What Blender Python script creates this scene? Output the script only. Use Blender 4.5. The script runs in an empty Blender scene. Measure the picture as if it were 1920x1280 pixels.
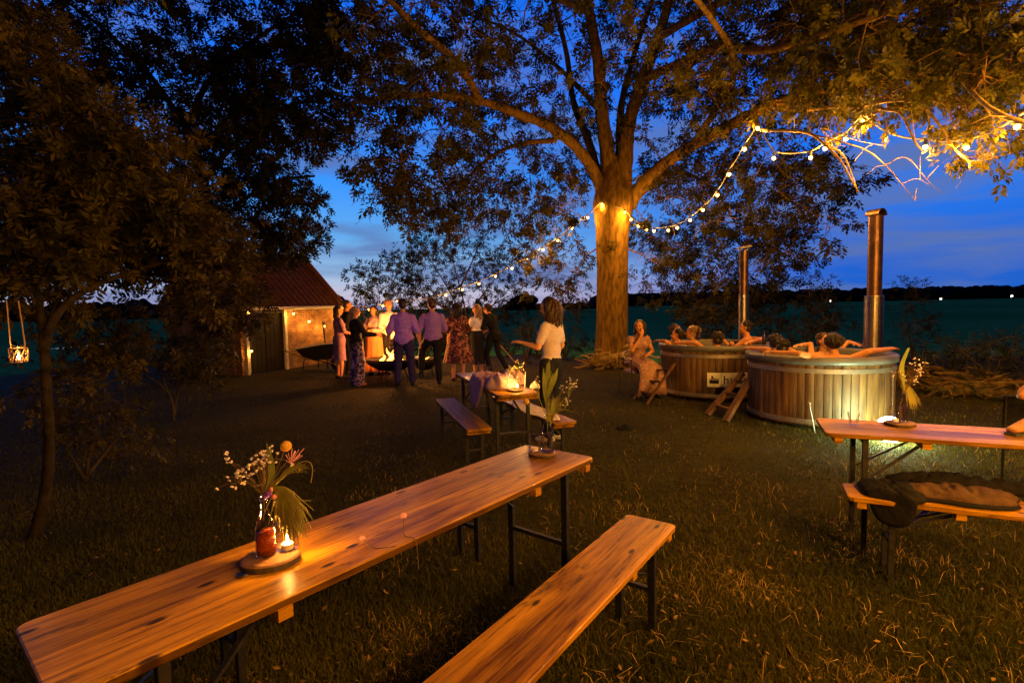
import bpy, bmesh, math, random
import numpy as np
from mathutils import Vector, Matrix, noise
random.seed(7); rng = np.random.default_rng(7)
scn = bpy.context.scene
COL = scn.collection
PI = math.pi
# ------------------------------------------------------------------ camera
F, PITCH, ROLL, H = 983.9, 0.0659, 0.0212, 1.603
cp, sp, cr, sr = math.cos(PITCH), math.sin(PITCH), math.cos(ROLL), math.sin(ROLL)
R0 = Vector((1, 0, 0)); FW = Vector((0, cp, -sp)); UP0 = Vector((0, sp, cp))
RX = R0*cr - UP0*sr; UPX = R0*sr + UP0*cr
cam_d = bpy.data.cameras.new('camera'); cam = bpy.data.objects.new('camera', cam_d); COL.objects.link(cam)
cam_d.sensor_width = 36; cam_d.lens = F/1920*36; cam_d.clip_start = 0.05; cam_d.clip_end = 4000
M = Matrix.Identity(4)
for i in range(3):
    M[i][0] = RX[i]; M[i][1] = UPX[i]; M[i][2] = -FW[i]
M[2][3] = H
cam.matrix_world = M; scn.camera = cam
def ray(px, py):
    v = RX*((px-960)/F) + UPX*((640-py)/F) + FW
    return v
def G(px, py, z=0.0):
    r = ray(px, py); t = (z-H)/r.z
    return Vector((r.x*t, r.y*t, z))
def P(px, py, d):
    r = ray(px, py); t = d/r.y
    return Vector((r.x*t, d, H + r.z*t))
# ------------------------------------------------------------------ tagging
def tag(o, label=None, cat=None, group=None, kind=None):
    if label: o['label'] = label
    if cat: o['category'] = cat
    if group: o['group'] = group
    if kind: o['kind'] = kind
    return o
def thing(name, label, cat, loc=(0, 0, 0), rz=0, group=None):
    o = bpy.data.objects.new(name, None); COL.objects.link(o); o.empty_display_size = .1
    o.location = loc; o.rotation_euler = (0, 0, rz)
    return tag(o, label, cat, group)
def link(name, me, m, parent=None, smooth=False):
    if m is not None: me.materials.append(m)
    if smooth: me.shade_smooth()
    o = bpy.data.objects.new(name, me); COL.objects.link(o)
    if parent: o.parent = parent
    return o
def copy_tree(o, parent=None):
    c = o.copy(); COL.objects.link(c); c.parent = parent
    for ch in list(o.children): copy_tree(ch, c)
    return c
# ------------------------------------------------------------------ materials
def new_mat(name):
    m = bpy.data.materials.new(name); m.use_nodes = True
    nt = m.node_tree; b = nt.nodes['Principled BSDF']
    return m, nt, b
def N(nt, typ, **kw):
    n = nt.nodes.new(typ)
    for k, v in kw.items():
        if k.startswith('i_'): n.inputs[k[2:].replace('_', ' ')].default_value = v
        else: setattr(n, k, v)
    return n
def rgba(c): return (c[0], c[1], c[2], 1)
def ramp(nt, stops):
    r = N(nt, 'ShaderNodeValToRGB'); e = r.color_ramp.elements
    e[0].position, e[0].color = stops[0][0], rgba(stops[0][1])
    e[1].position, e[1].color = stops[-1][0], rgba(stops[-1][1])
    for p, c in stops[1:-1]:
        x = e.new(p); x.color = rgba(c)
    return r
def mat(name, c1, c2=None, rough=.7, scale=8, metal=0, bump=0, bscale=None, stretch=(1, 1, 1), coat=0, trans=0, ior=1.45, emit=None, estr=0, detail=4, sss=0, lo=.35, hi=.65, transl=0, coord='Object'):
    m, nt, b = new_mat(name)
    b.inputs['Roughness'].default_value = rough; b.inputs['Metallic'].default_value = metal
    b.inputs['Base Color'].default_value = rgba(c1); b.inputs['IOR'].default_value = ior
    b.inputs['Coat Weight'].default_value = coat
    if rough > .45 and not metal: b.inputs['Specular IOR Level'].default_value = .18
    b.inputs['Transmission Weight'].default_value = trans
    if emit: b.inputs['Emission Color'].default_value = rgba(emit); b.inputs['Emission Strength'].default_value = estr
    L = nt.links.new
    tc = N(nt, 'ShaderNodeTexCoord'); mp = N(nt, 'ShaderNodeMapping'); mp.inputs['Scale'].default_value = stretch
    L(tc.outputs[coord], mp.inputs['Vector'])
    if c2 is not None:
        n = N(nt, 'ShaderNodeTexNoise'); n.inputs['Scale'].default_value = scale; n.inputs['Detail'].default_value = detail
        L(mp.outputs[0], n.inputs['Vector'])
        r = ramp(nt, [(lo, c1), (hi, c2)]); L(n.outputs['Fac'], r.inputs[0]); L(r.outputs[0], b.inputs['Base Color'])
    if bump:
        n2 = N(nt, 'ShaderNodeTexNoise'); n2.inputs['Scale'].default_value = bscale or scale*3; n2.inputs['Detail'].default_value = 5
        L(mp.outputs[0], n2.inputs['Vector'])
        bp = N(nt, 'ShaderNodeBump'); bp.inputs['Strength'].default_value = bump; bp.inputs['Distance'].default_value = .02
        L(n2.outputs['Fac'], bp.inputs['Height']); L(bp.outputs[0], b.inputs['Normal'])
    if transl:
        out = nt.nodes['Material Output']; tr = N(nt, 'ShaderNodeBsdfTranslucent'); mx = N(nt, 'ShaderNodeMixShader'); mx.inputs[0].default_value = transl
        tr.inputs[0].default_value = rgba(c2 or c1)
        if c2 is not None: L(r.outputs[0], tr.inputs[0])
        L(b.outputs[0], mx.inputs[1]); L(tr.outputs[0], mx.inputs[2]); L(mx.outputs[0], out.inputs[0])
    return m
def emis(name, c, s):
    m, nt, b = new_mat(name)
    b.inputs['Base Color'].default_value = (0, 0, 0, 1)
    b.inputs['Emission Color'].default_value = rgba(c); b.inputs['Emission Strength'].default_value = s
    return m
def glassy(name, tint=(1, 1, 1), fac=.12):
    # thin glass: mostly see-through with fresnel gloss
    m, nt, b = new_mat(name); L = nt.links.new; out = nt.nodes['Material Output']
    t = N(nt, 'ShaderNodeBsdfTransparent'); t.inputs[0].default_value = rgba(tint)
    g = N(nt, 'ShaderNodeBsdfGlossy'); g.inputs['Roughness'].default_value = .04
    fr = N(nt, 'ShaderNodeLayerWeight'); fr.inputs[0].default_value = .3
    a = N(nt, 'ShaderNodeMath', operation='ADD'); a.inputs[1].default_value = .01
    L(fr.outputs['Fresnel'], a.inputs[0])
    mm = N(nt, 'ShaderNodeMath', operation='MULTIPLY'); mm.inputs[1].default_value = .5; L(a.outputs[0], mm.inputs[0])
    mx = N(nt, 'ShaderNodeMixShader'); L(mm.outputs[0], mx.inputs[0]); L(t.outputs[0], mx.inputs[1]); L(g.outputs[0], mx.inputs[2])
    L(mx.outputs[0], out.inputs[0]); return m
def plank_mat(name, base, dark, rough=.33, coat=.5, knots=True, stain=(.02, .012, .006)):
    # long grain along local X
    m, nt, b = new_mat(name); L = nt.links.new
    tc = N(nt, 'ShaderNodeTexCoord')
    oi = N(nt, 'ShaderNodeObjectInfo')
    add = N(nt, 'ShaderNodeVectorMath', operation='ADD'); L(tc.outputs['Object'], add.inputs[0])
    sc = N(nt, 'ShaderNodeVectorMath', operation='SCALE'); sc.inputs['Scale'].default_value = 7
    L(oi.outputs['Location'], sc.inputs[0]); L(sc.outputs[0], add.inputs[1])
    def nz(s, st, det=5, rgh=.6, dist=0):
        mp = N(nt, 'ShaderNodeMapping'); mp.inputs['Scale'].default_value = st; L(add.outputs[0], mp.inputs[0])
        n = N(nt, 'ShaderNodeTexNoise'); n.inputs['Scale'].default_value = s; n.inputs['Detail'].default_value = det
        n.inputs['Roughness'].default_value = rgh; n.inputs['Distortion'].default_value = dist
        L(mp.outputs[0], n.inputs[0]); return n
    g1 = nz(9, (.35, 6, 6), 6, .7, .6); g2 = nz(2.2, (.5, 3, 3), 3, .5, 1.0); g3 = nz(40, (.12, 3, 3), 3)
    r1 = ramp(nt, [(.32, dark), (.46, tuple(.6*a+.4*c for a, c in zip(base, dark))), (.60, base)]); L(g1.outputs[0], r1.inputs[0])
    r2 = ramp(nt, [(.34, (.42, .36, .32)), (.58, (1, 1, 1))]); L(g2.outputs[0], r2.inputs[0])
    mx = N(nt, 'ShaderNodeMix', data_type='RGBA', blend_type='MULTIPLY'); mx.inputs[0].default_value = 1
    L(r1.outputs[0], mx.inputs[6]); L(r2.outputs[0], mx.inputs[7])
    last = mx.outputs[2]
    if knots:
        mp = N(nt, 'ShaderNodeMapping'); mp.inputs['Scale'].default_value = (1.7, 4.2, 4.2); L(add.outputs[0], mp.inputs[0])
        v = N(nt, 'ShaderNodeTexVoronoi', voronoi_dimensions='2D'); v.inputs['Scale'].default_value = 1.7; v.inputs['Randomness'].default_value = 1; L(mp.outputs[0], v.inputs[0])
        r3 = ramp(nt, [(.0, (1, 1, 1)), (.055, (.9, .9, .9)), (.10, (0, 0, 0))]); L(v.outputs['Distance'], r3.inputs[0])
        sn = nz(6, (.5, 2.6, 2.6), 7, .75); r4 = ramp(nt, [(.57, (0, 0, 0)), (.66, (.8, .8, .8))]); L(sn.outputs[0], r4.inputs[0])
        mxx = N(nt, 'ShaderNodeMath', operation='MAXIMUM'); km = ramp(nt, [(.46, (0, 0, 0)), (.52, (1, 1, 1))]); L(g2.outputs[0], km.inputs[0]); kk = N(nt, 'ShaderNodeMath', operation='MULTIPLY'); L(r3.outputs[0], kk.inputs[0]); L(km.outputs[0], kk.inputs[1]); L(kk.outputs[0], mxx.inputs[0]); L(r4.outputs[0], mxx.inputs[1])
        m2 = N(nt, 'ShaderNodeMix', data_type='RGBA'); L(mxx.outputs[0], m2.inputs[0]); L(last, m2.inputs[6]); m2.inputs[7].default_value = rgba(stain)
        last = m2.outputs[2]
    sy = N(nt, 'ShaderNodeSeparateXYZ'); L(tc.outputs['Object'], sy.inputs[0])
    sc2 = N(nt, 'ShaderNodeMath', operation='MULTIPLY'); sc2.inputs[1].default_value = 8.6; L(sy.outputs['Y'], sc2.inputs[0])
    fr_ = N(nt, 'ShaderNodeMath', operation='FRACT'); L(sc2.outputs[0], fr_.inputs[0])
    lt_ = N(nt, 'ShaderNodeMath', operation='LESS_THAN'); lt_.inputs[1].default_value = .022; L(fr_.outputs[0], lt_.inputs[0])
    jm = N(nt, 'ShaderNodeMath', operation='MULTIPLY'); jm.inputs[1].default_value = .75; L(lt_.outputs[0], jm.inputs[0])
    m5 = N(nt, 'ShaderNodeMix', data_type='RGBA'); L(jm.outputs[0], m5.inputs[0]); L(last, m5.inputs[6]); m5.inputs[7].default_value = (.05, .018, .004, 1); last = m5.outputs[2]
    fl_ = N(nt, 'ShaderNodeMath', operation='FLOOR'); L(sc2.outputs[0], fl_.inputs[0]); wn = N(nt, 'ShaderNodeTexWhiteNoise', noise_dimensions='1D'); L(fl_.outputs[0], wn.inputs['W'])
    mv = N(nt, 'ShaderNodeMapRange'); mv.inputs['To Min'].default_value = .72; mv.inputs['To Max'].default_value = 1.1; L(wn.outputs['Value'], mv.inputs[0])
    m6 = N(nt, 'ShaderNodeVectorMath', operation='SCALE'); L(last, m6.inputs[0]); L(mv.outputs[0], m6.inputs['Scale']); last = m6.outputs[0]
    L(last, b.inputs['Base Color'])
    rr = N(nt, 'ShaderNodeMapRange'); rr.inputs['To Min'].default_value = rough*.6; rr.inputs['To Max'].default_value = rough*1.5
    L(g2.outputs[0], rr.inputs[0]); L(rr.outputs[0], b.inputs['Roughness'])
    b.inputs['Coat Weight'].default_value = .10; b.inputs['Specular IOR Level'].default_value = .14; b.inputs['Coat Roughness'].default_value = .11
    bp = N(nt, 'ShaderNodeBump'); bp.inputs['Strength'].default_value = .35; bp.inputs['Distance'].default_value = .004
    ad = N(nt, 'ShaderNodeMath', operation='ADD'); L(g3.outputs[0], ad.inputs[0]); L(g1.outputs[0], ad.inputs[1])
    L(ad.outputs[0], bp.inputs['Height']); L(bp.outputs[0], b.inputs['Normal'])
    L(bp.outputs[0], b.inputs['Coat Normal'])
    return m
MT = {}
MT['plank'] = plank_mat('varnished_pine', (.56, .262, .006), (.12, .042, .0012))
MT['plank_edge'] = MT['plank']
MT['metal_dark'] = mat('dark_steel', (.02, .022, .02), (.05, .04, .035), rough=.5, metal=.6, scale=30)
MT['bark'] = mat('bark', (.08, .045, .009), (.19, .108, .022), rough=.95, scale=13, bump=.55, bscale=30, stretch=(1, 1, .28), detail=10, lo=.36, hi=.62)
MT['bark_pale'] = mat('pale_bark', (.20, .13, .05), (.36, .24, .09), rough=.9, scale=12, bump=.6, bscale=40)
MT['bark_night'] = mat('night_shaded_bark', (.010, .007, .004), (.035, .024, .012), rough=.95, scale=9, bump=.7, bscale=30)  # copy of the dark bark with night shade put into its colour
MT['bark_dark'] = mat('dark_bark', (.03, .022, .016), (.09, .065, .045), rough=.95, scale=9, bump=.7, bscale=30, stretch=(1, 1, .3))
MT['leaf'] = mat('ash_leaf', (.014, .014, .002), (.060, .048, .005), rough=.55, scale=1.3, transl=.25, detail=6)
MT['leaf_lit'] = mat('bulb_lit_leaf', (.026, .027, .002), (.115, .095, .005), rough=.55, scale=1.6, transl=.3, detail=6)  # copy of the ash leaf, bulb light put into its brighter yellow
MT['leaf_dark'] = mat('dark_leaf', (.010, .011, .004), (.024, .024, .008), rough=.8, scale=.8, transl=.15)
MT['leaf_warm'] = mat('ochre_leaf', (.022, .020, .002), (.105, .074, .006), rough=.5, scale=2.2, transl=.25, detail=6)
MT['skin'] = mat('skin', (.48, .20, .075), (.56, .25, .10), rough=.5, scale=6)
MT['skin_pale'] = mat('pale_skin', (.58, .27, .12), (.64, .32, .15), rough=.5, scale=6)
MT['hair_dark'] = mat('dark_hair', (.010, .007, .005), (.03, .018, .012), rough=.42, scale=30)
MT['hair_brown'] = mat('brown_hair', (.032, .015, .006), (.075, .034, .013), rough=.4, scale=30)
MT['hair_blond'] = mat('blond_hair', (.25, .14, .06), (.42, .26, .11), rough=.4, scale=30)
MT['cl_white'] = mat('white_cotton', (.72, .68, .66), (.62, .58, .56), rough=.85, scale=9, bump=.4, bscale=14)
MT['cl_pinkwhite'] = mat('pink_white_knit', (.68, .52, .50), (.58, .43, .41), rough=.85, scale=40, bump=.5, bscale=160)
MT['cl_purple_lit'] = mat('purple_lit_cotton', (.40, .20, .62), (.28, .13, .50), rough=.8, scale=16, bump=.5, bscale=14)  # pale shirt cloth with the purple light put into its colour
MT['cl_purple_lit2'] = mat('mauve_checked_cotton', (.38, .20, .50), (.22, .11, .36), rough=.8, scale=60, bump=.5, bscale=14)  # second pale shirt, its purple lighting likewise mixed into the cloth colour
MT['cl_black'] = mat('black_cloth', (.008, .008, .009), (.018, .016, .018), rough=.85, scale=9, bump=.4)
MT['cl_navy'] = mat('navy_denim', (.018, .015, .055), (.04, .03, .10), rough=.85, scale=30, bump=.4)
MT['cl_purple'] = mat('purple_dress_cloth', (.20, .10, .24), (.30, .16, .30), rough=.8, scale=18, bump=.4)
MT['cl_orange'] = mat('orange_skirt_cloth', (.50, .14, .05), (.72, .26, .09), rough=.8, scale=60, bump=.4)
MT['cl_pink'] = mat('dusty_pink_cloth', (.42, .26, .27), (.52, .34, .33), rough=.8, scale=30, bump=.4)
def floral(name, base, c1, c2, sc):
    m, nt, b = new_mat(name); L = nt.links.new; tc = N(nt, 'ShaderNodeTexCoord')
    n = N(nt, 'ShaderNodeTexNoise'); n.inputs['Scale'].default_value = sc; n.inputs['Detail'].default_value = 3; n.inputs['Distortion'].default_value = 1.5; L(tc.outputs['Object'], n.inputs[0])
    r = ramp(nt, [(.0, base), (.50, base), (.55, c1), (.63, c2), (.68, base), (1, base)]); L(n.outputs[0], r.inputs[0]); L(r.outputs[0], b.inputs['Base Color'])
    b.inputs['Roughness'].default_value = .8; return m
MT['fl_trouser'] = floral('floral_trouser_cloth', (.02, .012, .02), (.30, .15, .22), (.55, .42, .42), 14)
MT['fl_dress'] = floral('floral_dress_cloth', (.035, .008, .006), (.35, .08, .03), (.45, .2, .09), 11)
MT['glass'] = glassy('clear_glass')
MT['amber'] = mat('amber_liquid', (.55, .10, .015), rough=.08, trans=.7, ior=1.33)
MT['waterclear'] = glassy('vase_water', (.9, .85, .8), .1)
MT['wax'] = mat('wax', (.8, .68, .55), rough=.5)
MT['bulb'] = emis('bulb_glow', (1, .42, .07), 16)
MT['flame'] = emis('flame_glow', (1, .42, .08), 40)
MT['fire'] = emis('fire_glow', (1, .30, .035), 14)
MT['ember'] = emis('ember_glow', (1, .22, .03), 9)
MT['globe'] = emis('globe_glow', (.80, 1, .50), 150)
MT['farlamp'] = emis('far_lamp_glow', (1, .9, .8), 6)
MT['cable'] = mat('pale_cable', (.22, .2, .17), rough=.5)
MT['socket'] = mat('bulb_socket', (.05, .05, .05), rough=.5)
MT['slice'] = mat('cut_wood', (.16, .08, .035), (.24, .12, .05), rough=.6, scale=14)
MT['rope'] = mat('jute_rope', (.45, .28, .14), rough=.9)
MT['petal_white'] = mat('white_petal', (.8, .68, .62), rough=.6)
MT['petal_pink'] = mat('pink_petal', (.85, .42, .42), rough=.6)
MT['petal_yellow'] = mat('yellow_bloom', (.75, .42, .05), (.55, .28, .03), rough=.8, scale=90, bump=.5)
MT['stem_green'] = mat('green_stem', (.16, .2, .05), (.26, .28, .08), rough=.6, scale=6)
MT['plume'] = mat('grass_plume', (.34, .32, .07), (.50, .42, .12), rough=.7, scale=9, transl=.4)
MT['stem_dark'] = mat('dry_stem', (.14, .09, .04), rough=.7)
MT['ribbon_purple'] = mat('purple_ribbon', (.16, .05, .45), rough=.5)
MT['ribbon_pink'] = mat('pink_ribbon', (.8, .3, .25), rough=.5)
MT['steel'] = mat('stainless_steel', (.30, .26, .24), (.20, .17, .15), rough=.33, metal=1, scale=12, stretch=(1, 1, 6), bump=.08)
MT['flue_rust'] = mat('heat_tinted_flue', (.16, .085, .055), (.09, .05, .035), rough=.38, metal=.9, scale=9, bump=.15)
MT['hoop'] = mat('galvanised_hoop', (.42, .38, .34), (.32, .28, .25), rough=.42, metal=.75, scale=25)
MT['rim'] = mat('tub_rim_plastic', (.09, .085, .09), (.13, .12, .12), rough=.45, scale=5)
# ------------------------------------------------------------------ mesh builder
class MB:
    def __init__(s): s.v = []; s.f = []
    def add(s, vs, fs):
        o = len(s.v); s.v += [tuple(v) for v in vs]; s.f += [tuple(i+o for i in f) for f in fs]; return s
    def box(s, c, d, rot=None, bev=0):
        x, y, z = d[0]/2, d[1]/2, d[2]/2
        if bev:
            b = bev; pts = []
            prof = [(-x+b, -y), (x-b, -y), (x, -y+b), (x, y-b), (x-b, y), (-x+b, y), (-x, y-b), (-x, -y+b)]
            n = 8; vs = [Vector((p[0], p[1], -z)) for p in prof] + [Vector((p[0], p[1], z)) for p in prof]
            fs = [tuple(range(n-1, -1, -1)), tuple(range(n, 2*n))] + [(i, (i+1) % n, n+(i+1) % n, n+i) for i in range(n)]
        else:
            vs = [Vector((a*x, b_*y, c_*z)) for c_ in (-1, 1) for b_ in (-1, 1) for a in (-1, 1)]
            fs = [(0, 2, 3, 1), (4, 5, 7, 6), (0, 1, 5, 4), (2, 6, 7, 3), (0, 4, 6, 2), (1, 3, 7, 5)]
        if rot is not None: vs = [rot @ v for v in vs]
        c = Vector(c); return s.add([v+c for v in vs], fs)
    def bar(s, a, b, w, t, up=(0, 0, 1)):
        a, b = Vector(a), Vector(b); d = b-a; L = d.length; d.normalize(); u = Vector(up)
        sd = d.cross(u)
        if sd.length < 1e-3: sd = d.cross(Vector((1, 0, 0)))
        sd.normalize(); u = sd.cross(d)
        R = Matrix((d, sd, u)).transposed(); return s.box((a+b)/2, (L, w, t), R)
    def tube(s, pts, rad, n=8, cap=True):
        pts = [Vector(p) for p in pts]
        if not hasattr(rad, '__len__'): rad = [rad]*len(pts)
        vs = []; prev = None
        for i, p in enumerate(pts):
            d = (pts[min(i+1, len(pts)-1)] - pts[max(i-1, 0)])
            if d.length < 1e-9: d = Vector((0, 0, 1))
            d.normalize()
            if prev is None:
                a = d.orthogonal().normalized()
            else:
                a = prev - d*prev.dot(d)
                if a.length < 1e-6: a = d.orthogonal()
                a.normalize()
            prev = a; b = d.cross(a)
            for k in range(n):
                t = 2*PI*k/n; vs.append(p + (a*math.cos(t)+b*math.sin(t))*rad[i])
        fs = [(i*n+k, i*n+(k+1) % n, (i+1)*n+(k+1) % n, (i+1)*n+k) for i in range(len(pts)-1) for k in range(n)]
        if cap and n > 2:
            fs.append(tuple(range(n-1, -1, -1))); o = (len(pts)-1)*n; fs.append(tuple(range(o, o+n)))
        return s.add(vs, fs)
    def lathe(s, prof, n=24, c=(0, 0, 0), cap=False, R=None):
        c = Vector(c); vs = []
        for r, z in prof:
            for k in range(n):
                t = 2*PI*k/n; v = Vector((r*math.cos(t), r*math.sin(t), z))
                vs.append((R @ v if R is not None else v)+c)
        fs = [(i*n+k, i*n+(k+1) % n, (i+1)*n+(k+1) % n, (i+1)*n+k) for i in range(len(prof)-1) for k in range(n)]
        if cap: fs.append(tuple(range(n-1, -1, -1))); o = (len(prof)-1)*n; fs.append(tuple(range(o, o+n)))
        return s.add(vs, fs)
    def ell(s, c, r, R=None, n=12, m=8):
        prof = [(math.sin(PI*i/m), -math.cos(PI*i/m)) for i in range(m+1)]
        prof[0] = (.001, -1); prof[-1] = (.001, 1)
        if not hasattr(r, '__len__'): r = (r, r, r)
        S = Matrix.Diagonal(Vector(r)); RR = (R @ S) if R is not None else S
        return s.lathe(prof, n, c, True, RR)
    def cone(s, a, b, ra, rb, n=12):
        # rounded cone a->b
        a, b = Vector(a), Vector(b); d = b-a; L = max(d.length, 1e-4); d /= L
        x = d.orthogonal().normalized(); y = d.cross(x); R = Matrix((x, y, d)).transposed()
        prof = [(.001, -ra), (ra*.5, -ra*.87), (ra*.87, -ra*.5), (ra, 0), (rb, L), (rb*.87, L+rb*.5), (rb*.5, L+rb*.87), (.001, L+rb)]
        return s.lathe(prof, n, a, True, R)
    def build(s, name, m, parent=None, smooth=False):
        me = bpy.data.meshes.new(name); me.from_pydata(s.v, [], s.f); me.update()
        return link(name, me, m, parent, smooth)
def np_mesh(name, V, Q, m, parent=None, smooth=False):
    # V (n,3); Q (k,4) or (k,3)
    me = bpy.data.meshes.new(name); k, c = Q.shape
    me.vertices.add(len(V)); me.vertices.foreach_set('co', V.astype(np.float32).ravel())
    me.loops.add(k*c); me.loops.foreach_set('vertex_index', Q.astype(np.int32).ravel())
    me.polygons.add(k); me.polygons.foreach_set('loop_start', (np.arange(k)*c).astype(np.int32))
    me.update(calc_edges=True)
    return link(name, me, m, parent, smooth)
def bez(p, n=6):
    # Catmull-Rom through points
    p = [Vector(q) for q in p]
    if len(p) < 3: return [p[0].lerp(p[-1], i/n) for i in range(n+1)]
    q = [p[0]*2-p[1]] + p + [p[-1]*2-p[-2]]; out = []
    for i in range(1, len(q)-2):
        for k in range(n):
            t = k/n; a, b, c, d = q[i-1], q[i], q[i+1], q[i+2]
            out.append(.5*((2*b)+(c-a)*t+(2*a-5*b+4*c-d)*t*t+(3*b-a-3*c+d)*t**3))
    out.append(p[-1]); return out
# ------------------------------------------------------------------ world
w = bpy.data.worlds.new('World'); scn.world = w; w.use_nodes = True
nt = w.node_tree; L = nt.links.new; bg = nt.nodes['Background']
tc = N(nt, 'ShaderNodeTexCoord'); sx = N(nt, 'ShaderNodeSeparateXYZ'); L(tc.outputs['Generated'], sx.inputs[0])
dt = N(nt, 'ShaderNodeVectorMath', operation='DOT_PRODUCT'); L(tc.outputs['Generated'], dt.inputs[0]); dt.inputs[1].default_value = (-.50, .866, 0)
mr = N(nt, 'ShaderNodeMapRange', interpolation_type='SMOOTHSTEP'); mr.inputs['From Min'].default_value = .45; mr.inputs['From Max'].default_value = 1.0; L(dt.outputs['Value'], mr.inputs[0])
rA = ramp(nt, [(0, (.60, .46, .54)), (.03, (.48, .46, .58)), (.07, (.28, .46, .68)), (.13, (.11, .36, .74)), (.22, (.04, .27, .86)), (.4, (.010, .17, .90)), (1, (.004, .05, .35))])
rB = ramp(nt, [(0, (.014, .10, .48)), (.06, (.012, .105, .56)), (.16, (.018, .16, .72)), (.35, (.010, .13, .72)), (1, (.004, .05, .35))])
L(sx.outputs['Z'], rA.inputs[0]); L(sx.outputs['Z'], rB.inputs[0])
mx = N(nt, 'ShaderNodeMix', data_type='RGBA'); L(mr.outputs[0], mx.inputs[0]); L(rB.outputs[0], mx.inputs[6]); L(rA.outputs[0], mx.inputs[7])
mp = N(nt, 'ShaderNodeMapping'); mp.inputs['Scale'].default_value = (1.6, 1.6, 11); mp.inputs['Rotation'].default_value = (.06, .10, 0); L(tc.outputs['Generated'], mp.inputs[0])
cn = N(nt, 'ShaderNodeTexNoise'); cn.inputs['Scale'].default_value = 2.0; cn.inputs['Detail'].default_value = 6; cn.inputs['Distortion'].default_value = .5; L(mp.outputs[0], cn.inputs[0])
cr_ = ramp(nt, [(.42, (0, 0, 0)), (.66, (1, 1, 1))]); L(cn.outputs[0], cr_.inputs[0])
cmul = N(nt, 'ShaderNodeMath', operation='MULTIPLY'); cmul.inputs[1].default_value = .9; L(cr_.outputs[0], cmul.inputs[0])
cm = N(nt, 'ShaderNodeMix', data_type='RGBA', blend_type='MIX'); L(cmul.outputs[0], cm.inputs[0]); L(mx.outputs[2], cm.inputs[6]); cm.inputs[7].default_value = (.095, .15, .36, 1)
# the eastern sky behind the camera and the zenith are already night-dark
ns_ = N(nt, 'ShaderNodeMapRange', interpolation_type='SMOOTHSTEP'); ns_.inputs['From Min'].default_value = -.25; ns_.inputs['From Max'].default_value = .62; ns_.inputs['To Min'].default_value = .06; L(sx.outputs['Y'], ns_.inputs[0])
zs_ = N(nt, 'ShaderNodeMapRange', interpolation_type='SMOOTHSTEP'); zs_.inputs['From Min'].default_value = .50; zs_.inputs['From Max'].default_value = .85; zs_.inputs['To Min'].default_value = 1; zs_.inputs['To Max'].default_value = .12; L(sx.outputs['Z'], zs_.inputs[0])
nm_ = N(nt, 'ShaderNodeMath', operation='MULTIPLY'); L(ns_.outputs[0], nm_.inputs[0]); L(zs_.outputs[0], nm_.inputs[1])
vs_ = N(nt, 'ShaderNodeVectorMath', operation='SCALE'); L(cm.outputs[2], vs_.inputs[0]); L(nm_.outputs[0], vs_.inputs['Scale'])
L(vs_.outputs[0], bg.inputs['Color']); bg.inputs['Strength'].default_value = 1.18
scn.view_settings.view_transform = 'Standard'; scn.view_settings.look = 'None'; scn.view_settings.exposure = 0
scn.cycles.use_denoising = True
scn.cycles.max_bounces = 6; scn.cycles.transparent_max_bounces = 16; scn.cycles.sample_clamp_indirect = 4
scn.cycles.caustics_reflective = False; scn.cycles.caustics_refractive = False
# ------------------------------------------------------------------ ground
def ground_mat(name, c1, c2, c3, s1, s2, bump=.6):
    m, nt, b = new_mat(name); L = nt.links.new; tc = N(nt, 'ShaderNodeTexCoord')
    n1 = N(nt, 'ShaderNodeTexNoise'); n1.inputs['Scale'].default_value = s1; n1.inputs['Detail'].default_value = 6; L(tc.outputs['Object'], n1.inputs[0])
    n2 = N(nt, 'ShaderNodeTexNoise'); n2.inputs['Scale'].default_value = s2; n2.inputs['Detail'].default_value = 8; n2.inputs['Roughness'].default_value = .75; L(tc.outputs['Object'], n2.inputs[0])
    r1 = ramp(nt, [(.35, c1), (.65, c2)]); L(n1.outputs[0], r1.inputs[0])
    r2 = ramp(nt, [(.45, (0, 0, 0)), (.62, (1, 1, 1))]); L(n2.outputs[0], r2.inputs[0])
    mx = N(nt, 'ShaderNodeMix', data_type='RGBA'); L(r2.outputs[0], mx.inputs[0]); L(r1.outputs[0], mx.inputs[6]); mx.inputs[7].default_value = rgba(c3)
    L(mx.outputs[2], b.inputs['Base Color']); b.inputs['Roughness'].default_value = .95; b.inputs['Specular IOR Level'].default_value = .15
    bp = N(nt, 'ShaderNodeBump'); bp.inputs['Strength'].default_value = bump; bp.inputs['Distance'].default_value = .05; L(n2.outputs[0], bp.inputs['Height']); L(bp.outputs[0], b.inputs['Normal'])
    return m
def hgt(x, y): return 0.0
def sheet(name, x0, x1, y0, y1, z, m, nx=2, ny=2, amp=0, edge=None):
    X, Y = np.meshgrid(np.linspace(x0, x1, nx), np.linspace(y0, y1, ny)); Z = np.full_like(X, z)
    if amp:
        Z = Z + amp*(np.sin(X*1.7+Y*.6)+np.sin(X*.7-Y*1.3+1)+np.sin(X*3.1+Y*2.2))/3
    if edge: Y = np.where(Y > 8, 8+(Y-8)*(edge(X)-8)/(y1-8), Y)
    V = np.stack([X, Y, Z], -1).reshape(-1, 3); i = np.arange((nx-1)*(ny-1)); r, c = i//(nx-1), i % (nx-1); a = r*nx+c
    o = np_mesh(name, V, np.stack([a, a+1, a+nx+1, a+nx], -1), m); tag(o, kind='structure'); return o
gm = ground_mat('field_crop', (.07, .28, .085), (.15, .44, .13), (.04, .17, .05), .03, 1.6, .6)
gm.node_tree.nodes['Principled BSDF'].inputs['Specular IOR Level'].default_value = 0
sheet('ground', -1500, 1500, -60, 2500, -.012, gm)
lm = ground_mat('lawn_turf', (.030, .024, .003), (.050, .036, .004), (.012, .008, .0015), .7, 14, .9)
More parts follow.
